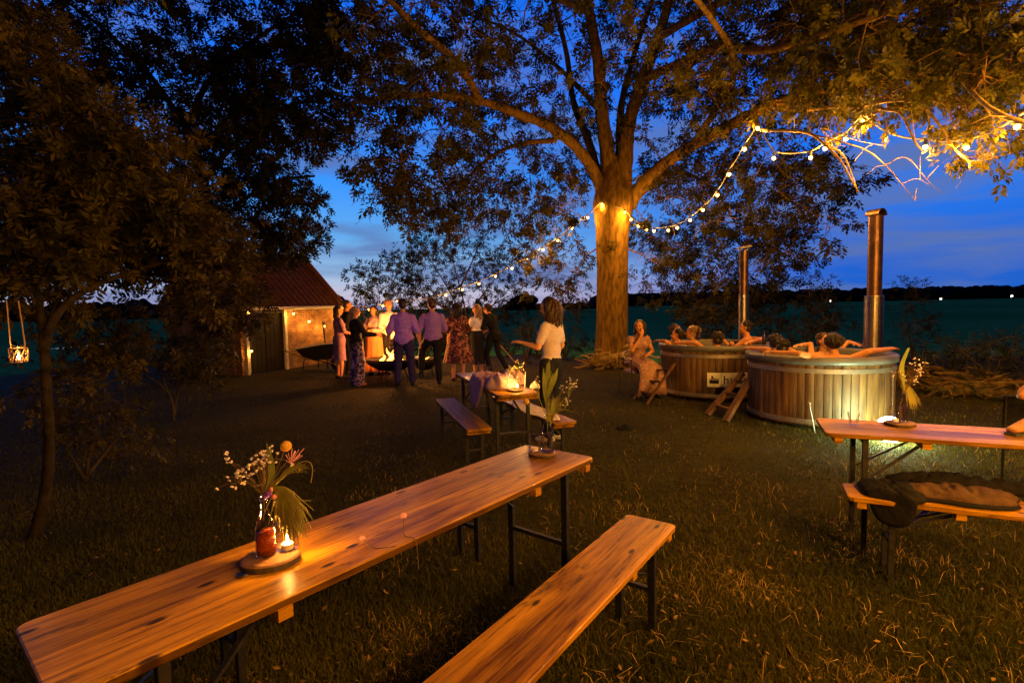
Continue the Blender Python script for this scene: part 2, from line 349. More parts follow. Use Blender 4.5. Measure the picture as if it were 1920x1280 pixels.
sheet('lawn', -14, 16, -8, 13.9, -.004, lm, 90, 60, .004, lambda x: 14.0+3.6/(1+np.exp((x-2.0)*2.2))+.25*np.sin(x*1.3)+.15*np.sin(x*3.1))
# pond sliver far left and a mown strip
wm = mat('pond_water', (.02, .03, .04), rough=.06)
mb = MB(); c = G(112, 652); mb.add([(c.x+.1, 26, 0), (c.x+1.3, 26.4, 0), (c.x+1.1, 29.6, 0), (c.x-.2, 29.8, 0)], [(0, 1, 2, 3)])
tag(mb.build('pond_water', wm), kind='structure')
# far woods as one mass each side (far-off wood reading as one mass)
def woods(name, pts, depth, h0, h1, n, seed, cr_w):
    r = np.random.default_rng(seed); mb = MB()
    for i in range(n):
        t = (i+r.random())/n; px = pts[0]+(pts[1]-pts[0])*t
        b = G(px, 640); d = ray(px, 600); x = d.x/d.y*depth
        hh = h0+(h1-h0)*r.random(); ww = cr_w*(.6+.8*r.random())
        prof = [(.01, 0), (ww*.8, hh*.1), (ww, hh*.45), (ww*.75, hh*.8), (ww*.3, hh*.97), (.01, hh)]
        mb.lathe([(a*(1+.2*(r.random()-.5)), z) for a, z in prof], 7, (x, depth+r.random()*10, -.3))
    o = mb.build(name, MT['bark_dark']); o.data.materials[0] = wdm
    return o
wdm = mat('far_wood_foliage', (.010, .014, .022), (.018, .022, .03), rough=1, scale=.3)
tag(woods('distant_wood', (1120, 2150), 420, 9, 11.5, 260, 3, 6), kind='stuff')
tag(woods('distant_wood', (-200, 640), 190, 3.5, 8, 130, 4, 3.4), kind='stuff')
tag(woods('distant_wood', (945, 1120), 240, 2.5, 3.6, 40, 5, 2.6), kind='stuff')
def lone_tree(px, depth, h, wd, label):
    d = ray(px, 600); x = d.x/d.y*depth; r = np.random.default_rng(int(px)); t = thing('tree', label, 'tree', (x, depth, 0), 0, 'trees on the field edge')
    MB().tube([(0, 0, -.2), (0, 0, h*.6)], [h*.05, h*.03], 6).build('trunk', MT['bark_dark'], t)
    mb = MB()
    for k in range(16): mb.ell(((r.random()-.5)*wd*1.3, (r.random()-.5)*wd, h*(.45+.4*r.random())), (wd*.3, wd*.3, h*.18*(.6+r.random()*.8)), None, 7, 5)
    mb.build('crown', wdm, t)
lone_tree(972, 120, 3.7, 3, 'smaller rounded tree in the distant clump beyond the field')
lone_tree(990, 118, 4.6, 3.6, 'taller rounded tree in the distant clump beyond the field')
for px, py in ((1557, 565), (1764, 561), (1897, 556)):
    d = ray(px, py-1); x = d.x/d.y*400
    o = MB().ell((0, 0, 0), .75, None, 8, 6).build('far_lamp', MT['farlamp']); o.location = (x, 400, 1.6 + d.z/d.y*400)
    tag(o, 'tiny white far-off lamp on the horizon ' + {1557: 'above the bathers of the nearer tub', 1764: 'right of the tall flue', 1897: 'at the right edge'}[px], 'lamp', 'far lamps')
# ------------------------------------------------------------------ grass blades
def blades(name, n, xr, ymax, ln, wd, m, seed, lean=.8, ymin=1.7, patch=None):
    r = np.random.default_rng(seed)
    u = r.random(n); y = ymin*ymax/(ymax-(ymax-ymin)*u)          # density ~ 1/y^2 (uniform in the picture)
    hw = np.minimum(1.4*y+.9, xr); x = (r.random(n)*2-1)*hw
    if patch is not None:
        k = patch(x, y, r); x, y = x[k], y[k]; n = len(x)
    L_ = ln*(.5+r.random(n)); a = r.random(n)*2*PI; le = lean*(.3+r.random(n)); W = wd*(.6+.8*r.random(n))*(1+y*.12)
    c, s = np.cos(a), np.sin(a); b = r.random(n)*2*PI
    base = np.stack([x, y, np.full(n, -.004)], -1)
    side = np.stack([np.cos(b), np.sin(b), np.zeros(n)], -1)*W[:, None]*.5
    mid = base + np.stack([c*L_*le*.25, s*L_*le*.25, L_*.55], -1)
    tip = base + np.stack([c*L_*le*.8, s*L_*le*.8, L_*(1-.3*le)], -1)
    V = np.concatenate([base-side, base+side, mid+side*.8, mid-side*.8, tip+side*.1, tip-side*.1], 0).reshape(6, n, 3).transpose(1, 0, 2).reshape(-1, 3)
    i = np.arange(n)[:, None]*6
    Q = np.concatenate([i+np.array([[0, 1, 2, 3]]), i+np.array([[3, 2, 4, 5]])], 0)
    o = np_mesh(name, V, Q, m); tag(o, kind='stuff'); return o
gb = mat('lawn_blade', (.034, .042, .003), (.105, .090, .007), rough=.65, scale=1.1, transl=.3, detail=8)
gd = mat('straw_blade', (.30, .19, .04), (.48, .31, .075), rough=.7, scale=9, transl=.25)
blades('grass', 290000, 11, 14, .035, .0034, gb, 11)
def clump_patch(x, y, r):
    v = (np.sin(x*4.1+y*1.3)+np.sin(x*1.9-y*5.2+2)+np.sin(x*9.3+3*y)*.6+np.sin(y*11+x*2)*.5); return (v+r.random(len(x))*1.8 > 1.9) & (x > -1.2-.1*y)
blades('dry_grass', 50000, 11, 8, .046, .0023, gd, 12, 1.3, 1.7, clump_patch)
blades('dry_grass', 2600, 6, 5, .075, .003, gd, 13, 1.6, 1.8, lambda x, y, r: x > .2)
def fallen_leaves(n, seed):
    r = np.random.default_rng(seed); u = r.random(n); y = 1.8*10/(10-(10-1.8)*u); x = (r.random(n)*2-1)*(1.1*y+.3); a = r.random(n)*2*PI; s_ = .008+.013*r.random(n)
    c = np.stack([x, y, .012+.02*r.random(n)], -1); d = np.stack([np.cos(a), np.sin(a), (r.random(n)-.5)*.8], -1)*s_[:, None]; w_ = np.stack([-np.sin(a), np.cos(a), (r.random(n)-.5)*.9], -1)*s_[:, None]*.45
    V = np.stack([c-d, c+w_, c+d, c-w_], 1).reshape(-1, 3); o = np_mesh('fallen_leaves', V, np.arange(len(V)).reshape(-1, 4), mat('dead_leaf', (.10, .05, .012), (.30, .18, .05), rough=.7, scale=4)); tag(o, kind='stuff')
fallen_leaves(700, 17)
# ------------------------------------------------------------------ beer tables and benches
def rails(mb_list, parent): pass
def beer_table(kind, o, u, L_, W, z, label, group, near_frame=True):
    # o: far-left top corner (x,y); u: direction from far end to near end along the plank (unit, 2D); local x along u, local y across
    ang = math.atan2(u[1], u[0]); t = thing(kind, label, 'table' if 'table' in kind else 'bench', (o[0], o[1], 0), ang, group)
    # local: x 0..L, y 0..W (to the left of u in plan when positive)
    th = .027
    def rp(x0, x1, y0, y1, r=.03):
        pts = []
        for cx, cy, a0 in ((x1-r, y1-r, 0), (x0+r, y1-r, PI/2), (x0+r, y0+r, PI), (x1-r, y0+r, 1.5*PI)):
            for k in range(5): a = a0+k*PI/8; pts.append((cx+r*math.cos(a), cy+r*math.sin(a)))
        return pts
    a = rp(0, L_, 0, W); b_ = rp(.004, L_-.004, .004, W-.004); n = len(a); mb = MB()
    vs = [(x, y, z-th) for x, y in b_] + [(x, y, z-th+.004) for x, y in a] + [(x, y, z-.004) for x, y in a] + [(x, y, z) for x, y in b_]
    fs = [tuple(range(n-1, -1, -1)), tuple(range(3*n, 4*n))] + [(k*n+i, k*n+(i+1) % n, (k+1)*n+(i+1) % n, (k+1)*n+i) for k in range(3) for i in range(n)]
    mb.add(vs, fs); top = mb.build('tabletop' if 'table' in kind else 'seat', MT['plank'], t)
    for xb in (.07, .52, L_-.52, L_-.07):
        MB().box((xb, W/2, z-th-.018), (.045, W+.004 if W > .3 else W-.02, .034)).build('batten', MT['plank'], t)
    lw = .035
    for xe, s in ((.22, 1), (L_-.22, -1)):
        for yy in (.05, W-.05):
            mb = MB(); mb.bar((xe, yy, z-th), (xe, yy, 0), lw, lw*.8, (1, 0, 0)); mb.build('leg', MT['metal_dark'], t)
        for zc in (z*.45, z-th-.03): MB().bar((xe, .05, zc), (xe, W-.05, zc), .022, .022).build('crossbar', MT['metal_dark'], t)
        for yy in (.075, W-.075):
            mb = MB(); mb.bar((xe+s*.02, yy, z*.62), (xe+s*.36, W/2+(yy-W/2)*.4, z-th-.012), .018, .012); mb.build('strut', MT['metal_dark'], t)
    return t, top
def unit(a, b):
    d = Vector((b[0]-a[0], b[1]-a[1])); d.normalize(); return d
V15 = dict(f=983.9)
tx, ty, ta, bx, by, ba, TW, TL, BW = .079, 3.1336, .6868, .6063, 2.7848, .6229, .4657, 2.2805, .2712
u1 = (-math.sin(ta), -math.cos(ta))
T1 = beer_table('beer_table', (tx, ty), u1, TL, TW, .77, 'long varnished beer table in the foreground, running out at the lower left', 'folding beer tables')
ub = (-math.sin(ba), -math.cos(ba))
B1 = beer_table('beer_bench', (bx, by), ub, 2.2, BW, .47, 'worn orange bench in the foreground to the right of the long table', 'folding beer benches')
# bench hidden behind the long table (its legs show below)
wv = Vector((math.cos(ta), -math.sin(ta)))
o3 = Vector((tx, ty)) - wv*.52 + Vector(u1)*(-.1)
beer_table('beer_bench', o3, u1, 1.9, .25, .47, 'dark bench hidden beyond the foreground table, its legs showing under it', 'folding beer benches')
# middle group
a = G(935, 742, .77); b = G(1005, 735, .77); fl = G(868, 707, .77)
u2 = unit(fl, a); w2 = Vector((-u2.y, u2.x))  # left of u
T2o = Vector((a.x, a.y)) - u2*1.9
T2 = beer_table('beer_table', T2o, u2, 1.9, .42, .77, 'middle beer table with clothes heaped on it and a lit candle', 'folding beer tables')
a2 = G(875, 806, .47); f2 = G(815, 748, .47); u3 = unit(f2, a2)
beer_table('beer_bench', Vector((a2.x, a2.y))-u3*1.8, u3, 1.8, .25, .47, 'wet-looking bench to the left of the middle table, with bright glints', 'folding beer benches')
a3 = G(1040, 794, .47); f3 = Vector((.0-.30, 6.7)); u4 = unit(f3, a3)
B2R = beer_table('beer_bench', Vector((a3.x, a3.y))-u4*1.8, u4, 1.8, .25, .47, 'bench to the right of the middle table with a white cloth on it', 'folding beer benches')
# right group: far-left corner is back-left; u runs to the right
a = G(1545, 784, .77); e = G(1920, 796, .77); u5 = unit(a, e); nl = G(1549, 811, .77)
u5 = Vector((.92, -.39)).normalized(); W3 = .47
T3o = Vector((nl.x, nl.y))
T3 = beer_table('beer_table', T3o, u5, 2.2, W3, .77, 'right-hand beer table with purple sheen in front of the hot tub', 'folding beer tables')
a = G(1590, 931, .47); e = G(1920, 969, .47); u6 = unit(a, e)
B3 = beer_table('beer_bench', (a.x, a.y), u6, 2.2, .27, .47, 'bench at the right with a jacket thrown over it', 'folding beer benches')
# ------------------------------------------------------------------ trees
def leaflets(c, d, n, Lf, Wf, K=3, spread=.9, r=rng):
    """compound leaves: centres c, axis d, normal n (N,3); K pairs + 1 terminal; returns V,Q"""
    Nn = len(c); s = np.cross(d, n); s /= np.linalg.norm(s, axis=1, keepdims=True)+1e-9; n = np.cross(s, d)
    Vs = []
    Lf = Lf*(.7+.6*r.random(Nn))[:, None]
    ks = [(i, sd) for i in range(K) for sd in (-1, 1)] + [(K, 0)]
    for i, sd in ks:
        base = c + d*Lf*(.25+.75*i/K)*1.15
        if sd == 0: dd = d + n*(r.random((Nn, 1))-.6)*.4
        else: dd = d*(.55+.2*r.random((Nn, 1))) + s*sd*spread + n*(r.random((Nn, 1))-.65)*.6
        dd /= np.linalg.norm(dd, axis=1, keepdims=True)
        sw = np.cross(dd, n); sw /= np.linalg.norm(sw, axis=1, keepdims=True)+1e-9
        ll = Lf*(.62+.2*r.random((Nn, 1))); ww = ll*Wf*.5
        tilt = n*ww*(r.random((Nn, 1))-.5)*1.2
        Vs.append(np.stack([base, base+dd*ll*.45+sw*ww+tilt, base+dd*ll - n*ll*.08, base+dd*ll*.45-sw*ww-tilt], 1))
    V = np.concatenate(Vs, 0).reshape(-1, 3); Q = np.arange(len(V)).reshape(-1, 4)
    return V, Q
def crown_mesh(name, clumps, per, Lf, Wf, m, parent, K=3, droop=.5, seed=1, spread=.9, flat=.75):
    r = np.random.default_rng(seed); C, D = [], []
    for (c, rad) in clumps:
        k = max(4, int(per*(rad[0]/.5)**1.5)) if hasattr(rad, '__len__') else per
        R_ = rad[0] if hasattr(rad, '__len__') else rad
        # sub-sprays inside the clump give uneven, gappy outlines
        ns = max(3, k//9); sc = r.normal(size=(ns, 3))*np.array([.55, .55, .55*flat])*R_
        idx = r.integers(0, ns, k); off = sc[idx] + r.normal(size=(k, 3))*R_*.13
        C.append(np.array(c)+off); dd = off/np.maximum(np.linalg.norm(off, axis=1, keepdims=True), .01) + r.normal(size=(k, 3))*.6; dd[:, 2] -= droop
        D.append(dd)
    C = np.concatenate(C); D = np.concatenate(D); D /= np.linalg.norm(D, axis=1, keepdims=True)
    nn = r.normal(size=C.shape)*.7; nn[:, 2] += 1
    V, Q = leaflets(C, D, nn, Lf, Wf, K, spread, r)
    return np_mesh(name, V, Q, m, parent)
def clumps_in(ells, seed, rad=(.45, .8)):
    r = np.random.default_rng(seed); out = []
    for (cx, cy, rx, ry, d0, d1, n) in ells:
        for _ in range(n):
            while True:
                a, b = r.random()*2-1, r.random()*2-1
                if a*a+b*b < 1: break
            d = d0+(d1-d0)*r.random(); p = P(cx+a*rx, cy+b*ry, d)
            if p.z < .12: continue
            R_ = (rad[0]+(rad[1]-rad[0])*r.random())
            out.append((np.array(p), (R_,)))
    return out
def grow(mb, skel, clumps, seed, r0=.045, twigs=5, tw=.008, maxr=None):
    """branches from the existing skeleton to each clump; skel: list of (Vector, radius)"""
    r = random.Random(seed); pts = [np.array(p) for p, _ in skel]; rads = [q for _, q in skel]
    A = np.array(pts); base = A.mean(0)
    order = sorted(range(len(clumps)), key=lambda i: np.min(((A-clumps[i][0])**2).sum(1)))
    for i in order:
        c = clumps[i][0]; AA = np.array(pts); dist = ((AA-c)**2).sum(1) + np.maximum(0, AA[:, 2]-c[2]-.5)*1.5
        j = int(np.argmin(dist)); p0 = Vector(pts[j]); p1 = Vector(c); L_ = (p1-p0).length
        if L_ < .05: continue
        ra = min(rads[j]*.6, .012+.012*L_, r0); ra = max(ra, .007)
        k = max(2, int(L_/.35)); path = [p0]
        sag = Vector((0, 0, .10*L_))
        jit = Vector((r.uniform(-1, 1), r.uniform(-1, 1), r.uniform(-.5, 1)))*L_*.10
        for q in range(1, k+1):
            t = q/k; path.append(p0.lerp(p1, t) + (sag+jit)*math.sin(PI*t) + Vector((r.uniform(-1, 1), r.uniform(-1, 1), r.uniform(-1, 1)))*.03)
        rr = [ra*(1-.6*q/k) for q in range(k+1)]
        mb.tube(path, rr, 5, False)
        for q in range(1, k+1): pts.append(np.array(path[q])); rads.append(rr[q])
        R_ = clumps[i][1][0]
        for _ in range(twigs):
            s0 = path[-1-r.randrange(0, min(2, k))]; d = Vector((r.gauss(0, 1), r.gauss(0, 1), r.gauss(-.1, .8))).normalized()*R_*r.uniform(.6, 1.3)
            m_ = s0+d*.5+Vector((r.uniform(-1, 1), r.uniform(-1, 1), r.uniform(-1, 1)))*R_*.15
            mb.tube([s0, m_, s0+d+Vector((0, 0, -.15*R_))], [tw, tw*.7, tw*.35], 3, False)
def limb(mb, skel, px_pts, r0, r1, n=8, sub=6, store=True):
    """px_pts: (px,py,depth)"""
    ps = bez([P(*q) if len(q) == 3 else Vector(q[:3]) for q in px_pts], sub); k = len(ps)
    rr = [(r0+(r1-r0)*(i/(k-1))**.6)*(.78 if r0 > .1 else 1) for i in range(k)]
    rr = [q*(1+.06*math.sin(i*2.3)) for i, q in enumerate(rr)]
    mb.tube(ps, rr, n)
    if store:
        for p, q in zip(ps, rr): skel.append((p, q))
    return ps
# ---- the big ash tree
TC = Vector((2.82, 14.6, 0)); D = 14.6
ash = thing('ash_tree', 'huge ash tree with thick orange-lit trunk wound with festoon lights', 'tree', TC)
inv = Matrix.Translation(-TC)
class TMB(MB):
    def build2(s, name, m, parent, off, smooth=True):
        s.v = [(v[0]-off.x, v[1]-off.y, v[2]-off.z) for v in s.v]; return s.build(name, m, parent, smooth)
tb = TMB(); sk = []
def trunk_profile(mb, pts, n=28, seed=0, ridge=.06):
    vs = []; k = len(pts)
    for i, (c, rx, ry) in enumerate(pts):
        for j in range(n):
            t = 2*PI*j/n; q = 1+ridge*.6*noise.noise(Vector((math.cos(t)*2.2, math.sin(t)*2.2, c.z*.9+seed)))+.012*math.sin(5*t+c.z)
            vs.append((c.x+rx*q*math.cos(t), c.y+ry*q*math.sin(t), c.z))
    fs = [(i*n+j, i*n+(j+1) % n, (i+1)*n+(j+1) % n, (i+1)*n+j) for i in range(k-1) for j in range(n)]
    mb.add(vs, fs)
def rr_at(px): return px/983.9*D
rows = [(1147, 690, 36), (1147, 665, 32), (1147, 635, 30), (1148, 600, 29), (1148, 550, 29), (1148, 500, 28.5), (1147, 460, 29.5), (1148, 430, 31), (1149, 405, 35), (1150, 385, 38), (1152, 365, 36), (1153, 350, 31), (1153, 325, 24), (1153, 295, 12)]
prof = []
for px, py, hw in rows: p = P(px, py, D); prof.append((p, rr_at(hw), rr_at(hw)*.95))
prof[0] = (Vector((prof[0][0].x, D, -.05)), rr_at(41), rr_at(40))
trunk_profile(tb, prof)
for p, a, _ in prof[6:]: sk.append((p, a))
limb(tb, sk, [(1143, 400, D), (1125, 345, D), (1088, 285, D-.4), (1035, 240, D-1.2), (975, 215, D-2.2), (900, 190, D-3.2), (800, 178, D-4.2), (690, 187, D-5)], .30, .06, 10)
limb(tb, sk, [(1035, 240, D-1.2), (1040, 262, D-1), (985, 268, D-1), (930, 288, D-.8), (880, 330, D-.6), (850, 380, D)], .13, .03, 8)
limb(tb, sk, [(1135, 395, D), (1118, 320, D+.6), (1102, 262, D+1.2), (1075, 190, D+1.8), (1060, 90, D+2.2), (1020, -60, D+2)], .24, .08, 10)
limb(tb, sk, [(1143, 390, D), (1140, 300, D), (1128, 210, D-.4), (1122, 120, D-1), (1105, 20, D-1.6), (1090, -110, D-2.5)], .36, .12, 12)
limb(tb, sk, [(1165, 400, D), (1172, 300, D-.2), (1180, 230, D-.5), (1205, 150, D-1.2), (1235, 70, D-2), (1262, -30, D-3)], .36, .12, 12)
limb(tb, sk, [(1165, 395, D), (1162, 300, D+.6), (1165, 200, D+1.2), (1190, 100, D+2), (1230, -20, D+3)], .24, .08, 10)
limb(tb, sk, [(1178, 385, D), (1205, 345, D-.3), (1245, 308, D-1), (1300, 272, D-2.2), (1370, 235, D-3.8), (1440, 200, D-5.2), (1520, 175, D-6.4), (1640, 150, D-7.4), (1780, 120, D-8), (1950, 60, D-8.2)], .30, .045, 10)
limb(tb, sk, [(1185, 375, D), (1225, 345, D), (1255, 325, D+.3), (1300, 330, D+.6), (1345, 365, D+.6), (1380, 420, D+.4)], .14, .03, 8)
limb(tb, sk, [(1205, 150, D-1.2), (1270, 120, D-3), (1340, 90, D-5), (1430, 95, D-6.5), (1560, 60, D-7.6), (1700, 10, D-8)], .16, .04, 8)
limb(tb, sk, [(1300, 272, D-2.2), (1350, 190, D-4), (1380, 120, D-5.5), (1330, 30, D-7), (1250, -60, D-8)], .09, .03, 7)
limb(tb, sk, [(900, 190, D-3.2), (860, 120, D-4.5), (790, 60, D-6), (700, -30, D-7)], .10, .04, 7)
limb(tb, sk, [(1105, 20, D-1.6), (1000, -20, D-4), (880, -60, D-6), (760, -120, D-8)], .14, .04, 7)
limb(tb, sk, [(1128, 210, D-.4), (1050, 130, D+1.5), (960, 60, D+3), (860, 20, D+3.5)], .12, .04, 7)
limb(tb, sk, [(1235, 70, D-2), (1360, 0, D-5), (1500, -60, D-7.5), (1650, -120, D-9)], .14, .04, 7)
# pale, bulb-lit branches reaching to the right
lit = TMB(); lsk = []
Ld = [[(1395, 222, 9.6), (1425, 243, 8.4), (1470, 245, 7.8), (1515, 250, 7.4), (1545, 270, 7), (1575, 300, 6.8), (1592, 330, 6.7), (1604, 352, 6.7)],
      [(1545, 270, 7), (1580, 290, 7), (1598, 330, 7), (1609, 360, 7)],
      [(1440, 200, 9.4), (1500, 206, 8), (1560, 202, 7.2), (1620, 200, 6.8), (1660, 206, 6.4), (1690, 215, 6.2), (1715, 265, 6), (1730, 283, 6)],
      [(1620, 200, 6.8), (1660, 190, 6.3), (1715, 190, 6), (1742, 212, 5.9), (1765, 240, 5.8), (1790, 280, 5.7), (1815, 302, 5.7), (1818, 318, 5.7)],
      [(1742, 212, 5.9), (1742, 235, 6), (1735, 252, 6)],
      [(1695, 160, 6.3), (1740, 185, 6), (1775, 200, 5.8), (1790, 240, 5.8), (1795, 248, 5.8), (1830, 240, 5.7)],
      [(1780, 120, 6.6), (1835, 185, 5.2), (1880, 215, 4.7), (1930, 232, 4.5)],
      [(1515, 250, 7.4), (1560, 262, 7), (1620, 280, 6.8), (1660, 310, 6.6), (1690, 345, 6.5), (1716, 376, 6.5)],
      [(1660, 310, 6.6), (1700, 296, 6.4), (1745, 345, 6.3), (1768, 362, 6.3)],
      [(1560, 262, 7), (1540, 240, 7), (1600, 262, 6.9), (1662, 274, 6.8)],
      [(1815, 302, 5.7), (1850, 300, 5.7), (1905, 284, 5.6)],
      [(1690, 345, 6.5), (1720, 335, 6.4), (1745, 350, 6.3)]]
Lr = [(.045, .012), (.03, .008), (.05, .012), (.04, .008), (.02, .012), (.022, .006), (.04, .02), (.022, .004), (.010, .003), (.012, .004), (.010, .003), (.006, .002)]
for q, (a, b) in zip(Ld, Lr): limb(lit, lsk, q, a*.72, b*.8, 7, 5)
for i, (p, q) in enumerate(list(lsk)):
    if i % 10 == 2:
        d = Vector((random.gauss(.2, 1), random.gauss(0, 1), random.gauss(-.1, .8))).normalized()*random.uniform(.15, .45)
        lit.tube([p, p+d*.5+Vector((0, 0, .04)), p+d], [.006, .004, .0015], 4, False)
sk += [(p, q) for p, q in lsk]
MAIN = [ # cx cy rx ry d0 d1 n
 (1100, 60, 470, 120, 9, 17, 123), (1050, -90, 620, 110, 7, 17, 74), (780, 70, 170, 130, 8, 13, 45), (760, 250, 125, 100, 9, 13, 34), (930, 250, 120, 110, 11, 16, 41),
 (735, 360, 60, 45, 10, 12, 10), (800, 360, 80, 60, 10.5, 13, 13), (900, 380, 80, 60, 12, 15, 15), (1010, 330, 80, 80, 13, 17, 21), (1040, 440, 55, 60, 13, 17, 16), (1050, 530, 50, 45, 14, 16, 11), (985, 480, 25, 30, 14, 16, 4),
 (1075, 250, 60, 70, 15, 18, 15), (1250, 200, 90, 110, 13, 18, 30), (1260, 400, 60, 90, 14, 18, 21), (1225, 490, 30, 60, 14, 17, 7), (1320, 330, 90, 90, 12, 17, 28), (1300, 500, 70, 90, 14, 18, 33), (1400, 360, 90, 90, 11, 15, 31),
 (1400, 480, 90, 90, 12, 16, 36), (1480, 330, 70, 80, 10, 14, 18), (1490, 480, 32, 35, 12, 15, 7), (1560, 370, 38, 60, 10, 12, 8), (1360, 570, 70, 45, 14, 17, 16), (1440, 560, 40, 30, 14, 16, 6),
 (1420, 110, 180, 110, 8, 12, 57), (1620, 60, 190, 80, 7, 10, 49), (1790, 50, 170, 90, 6, 9, 49), (1600, 140, 110, 30, 7.5, 9.5, 10), (1880, 130, 70, 50, 5.5, 8, 18), (1450, -80, 500, 100, 6.5, 12, 66), (1570, 170, 50, 20, 8.4, 9.6, 3)]
LIT = [(1455, 200, 28, 12, 8, 9, 3), (1510, 198, 36, 16, 7.6, 8.4, 4), (1545, 213, 26, 14, 7.2, 7.8, 3), (1600, 178, 46, 20, 7, 8, 6), (1650, 210, 26, 12, 6.5, 7, 3), (1700, 166, 60, 22, 6.1, 7, 8), (1770, 168, 60, 30, 5.8, 6.6, 10), (1850, 138, 60, 40, 5.2, 6.2, 11),
 (1840, 285, 26, 16, 5.5, 5.8, 3), (1790, 208, 50, 14, 5.6, 6, 4), (1880, 245, 30, 14, 5, 5.6, 3), (1660, 138, 70, 18, 6.6, 7.6, 7)]
cl = clumps_in(MAIN, 21, (.40, .72)); cl2 = clumps_in([(*q[:6], int(q[6]*1.35)) for q in LIT], 22, (.20, .34))
grow(tb, sk, cl, 5, .06, 4); grow(tb, sk, cl2, 6, .02, 5, .005)
tb.build2('trunk', MT['bark'], ash, TC)
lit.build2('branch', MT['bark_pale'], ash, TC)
def crown(name, clumps, per, Lf, Wf, m, parent, off, **k):
    o = crown_mesh(name, [(c-np.array(off), r_) for c, r_ in clumps], per, Lf, Wf, m, parent, **k); return o
rz_ = np.random.default_rng(99)
for _ in range(110):   # added unseen leaf clumps above the frame, keeping skylight off the tables
    y = rz_.uniform(1.5, 8.5); z = max(5.2, 1.6+y*.66+1.2)+rz_.uniform(0, 2.6); cl.append((np.array((rz_.uniform(-5, 7), y, z)), (.8,)))
allc = cl+cl2
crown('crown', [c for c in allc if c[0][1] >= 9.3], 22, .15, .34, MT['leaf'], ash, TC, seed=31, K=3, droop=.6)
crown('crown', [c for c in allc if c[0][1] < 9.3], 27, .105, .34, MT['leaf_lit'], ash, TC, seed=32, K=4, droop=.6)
# ---- second big dark tree, left, behind the shed
BC = Vector(P(405, 600, 16.8)); BC.z = 0
bt = thing('broadleaf_tree', 'big tree in near-black silhouette rising over the shed at the left', 'tree', BC)
tb = TMB(); sk = []
limb(tb, sk, [(406, 690, 16.8), (402, 540, 16.8), (395, 440, 16.8), (380, 340, 16.5), (350, 240, 16)], .34, .2, 10)
for q in ([(395, 440, 16.8), (450, 380, 16.5), (520, 340, 16), (590, 330, 15.5)], [(380, 340, 16.5), (450, 260, 15.5), (540, 200, 14.5), (610, 190, 14)], [(350, 240, 16), (400, 140, 15), (500, 60, 14), (600, 0, 13)],
          [(350, 240, 16), (280, 140, 15), (200, 60, 14), (120, 0, 13)], [(380, 340, 16.5), (290, 280, 16), (200, 240, 15.5), (100, 220, 15)], [(395, 440, 16.8), (480, 440, 16), (540, 460, 15.5)]):
    limb(tb, sk, q, .14, .04, 7)
DARK = [(350, 40, 330, 110, 11, 17, 102), (520, 150, 130, 120, 11, 15, 53), (330, 210, 200, 110, 12, 17, 68), (480, 300, 115, 100, 12, 16, 51), (140, 110, 120, 110, 11, 15, 22), (400, 390, 90, 80, 13, 17, 31), (520, 400, 60, 60, 13, 15.5, 22), (560, 445, 32, 34, 13, 15, 8), (515, 455, 50, 20, 14, 16, 10),
        (600, 210, 45, 50, 11, 13.5, 10), (570, 370, 25, 18, 13, 14, 3), (300, -90, 420, 90, 9, 15, 51), (600, 60, 60, 90, 10, 13, 15), (200, 350, 150, 80, 13, 17, 22)]
cl = clumps_in(DARK, 41, (.42, .74)); grow(tb, sk, cl, 8, .06, 4)
tb.build2('trunk', MT['bark_dark'], bt, BC)
crown('crown', cl, 25, .16, .38, MT['leaf_dark'], bt, BC, seed=42, K=3, droop=.4)
# ---- near tree at the left edge, lit ochre
NC = Vector(G(60, 1010)); nt_ = thing('rowan_tree', 'near leafy tree filling the left edge, its leaves lit ochre brown', 'tree', NC)
tb = TMB(); sk = []
limb(tb, sk, [(62, 1012, 3.72), (84, 930, 3.75), (92, 840, 3.8), (88, 740, 3.85), (84, 660, 3.9), (76, 590, 4), (60, 480, 4.1), (70, 380, 4.3)], .042, .025, 10)
limb(tb, sk, [(80, 660, 3.9), (100, 600, 4), (150, 550, 4.2), (230, 515, 4.6), (330, 490, 5), (430, 500, 5.4)], .04, .015, 8)
limb(tb, sk, [(430, 500, 5.4), (425, 520, 5.4), (440, 560, 5.5), (462, 600, 5.5), (470, 640, 5.5)], .035, .012, 8)
limb(tb, sk, [(60, 480, 4.1), (130, 400, 4.5), (220, 350, 5), (310, 330, 5.5)], .03, .012, 8)
limb(tb, sk, [(70, 380, 4.3), (90, 280, 4.6), (110, 180, 5), (70, 90, 5.2)], .035, .012, 8)
limb(tb, sk, [(100, 600, 4), (120, 520, 4.3), (180, 460, 4.7), (270, 420, 5.2), (360, 400, 5.6)], .03, .01, 8)
NEAR = [(40, 150, 90, 100, 4.2, 6, 46), (120, 270, 120, 100, 4.2, 6.2, 66), (230, 320, 120, 80, 4.6, 6.6, 56), (90, 390, 120, 80, 4, 6, 56), (260, 410, 130, 80, 4.6, 6.6, 64), (370, 440, 90, 70, 5, 6.6, 46), (60, 480, 90, 60, 3.8, 5.6, 36), (180, 470, 110, 38, 4.4, 6, 22), (405, 525, 48, 55, 5, 6, 24), (428, 600, 30, 50, 5.2, 5.8, 12), (30, 555, 45, 28, 3.8, 5, 8), (330, 480, 60, 30, 5, 6, 14), (190, 640, 55, 34, 5, 5.8, 9), (130, 700, 50, 40, 4.8, 5.4, 6), (250, 610, 40, 24, 5.4, 6, 5), (20, 60, 60, 70, 4.6, 6, 14), (60, -60, 160, 60, 4, 6, 20)]
cl = clumps_in(NEAR, 51, (.20, .34)); grow(tb, sk, cl, 9, .02, 5, .004)
tb.build2('trunk', MT['bark_night'], nt_, NC)
crown('crown', cl, 62, .095, .33, MT['leaf_warm'], nt_, NC, seed=52, K=3, droop=.35)
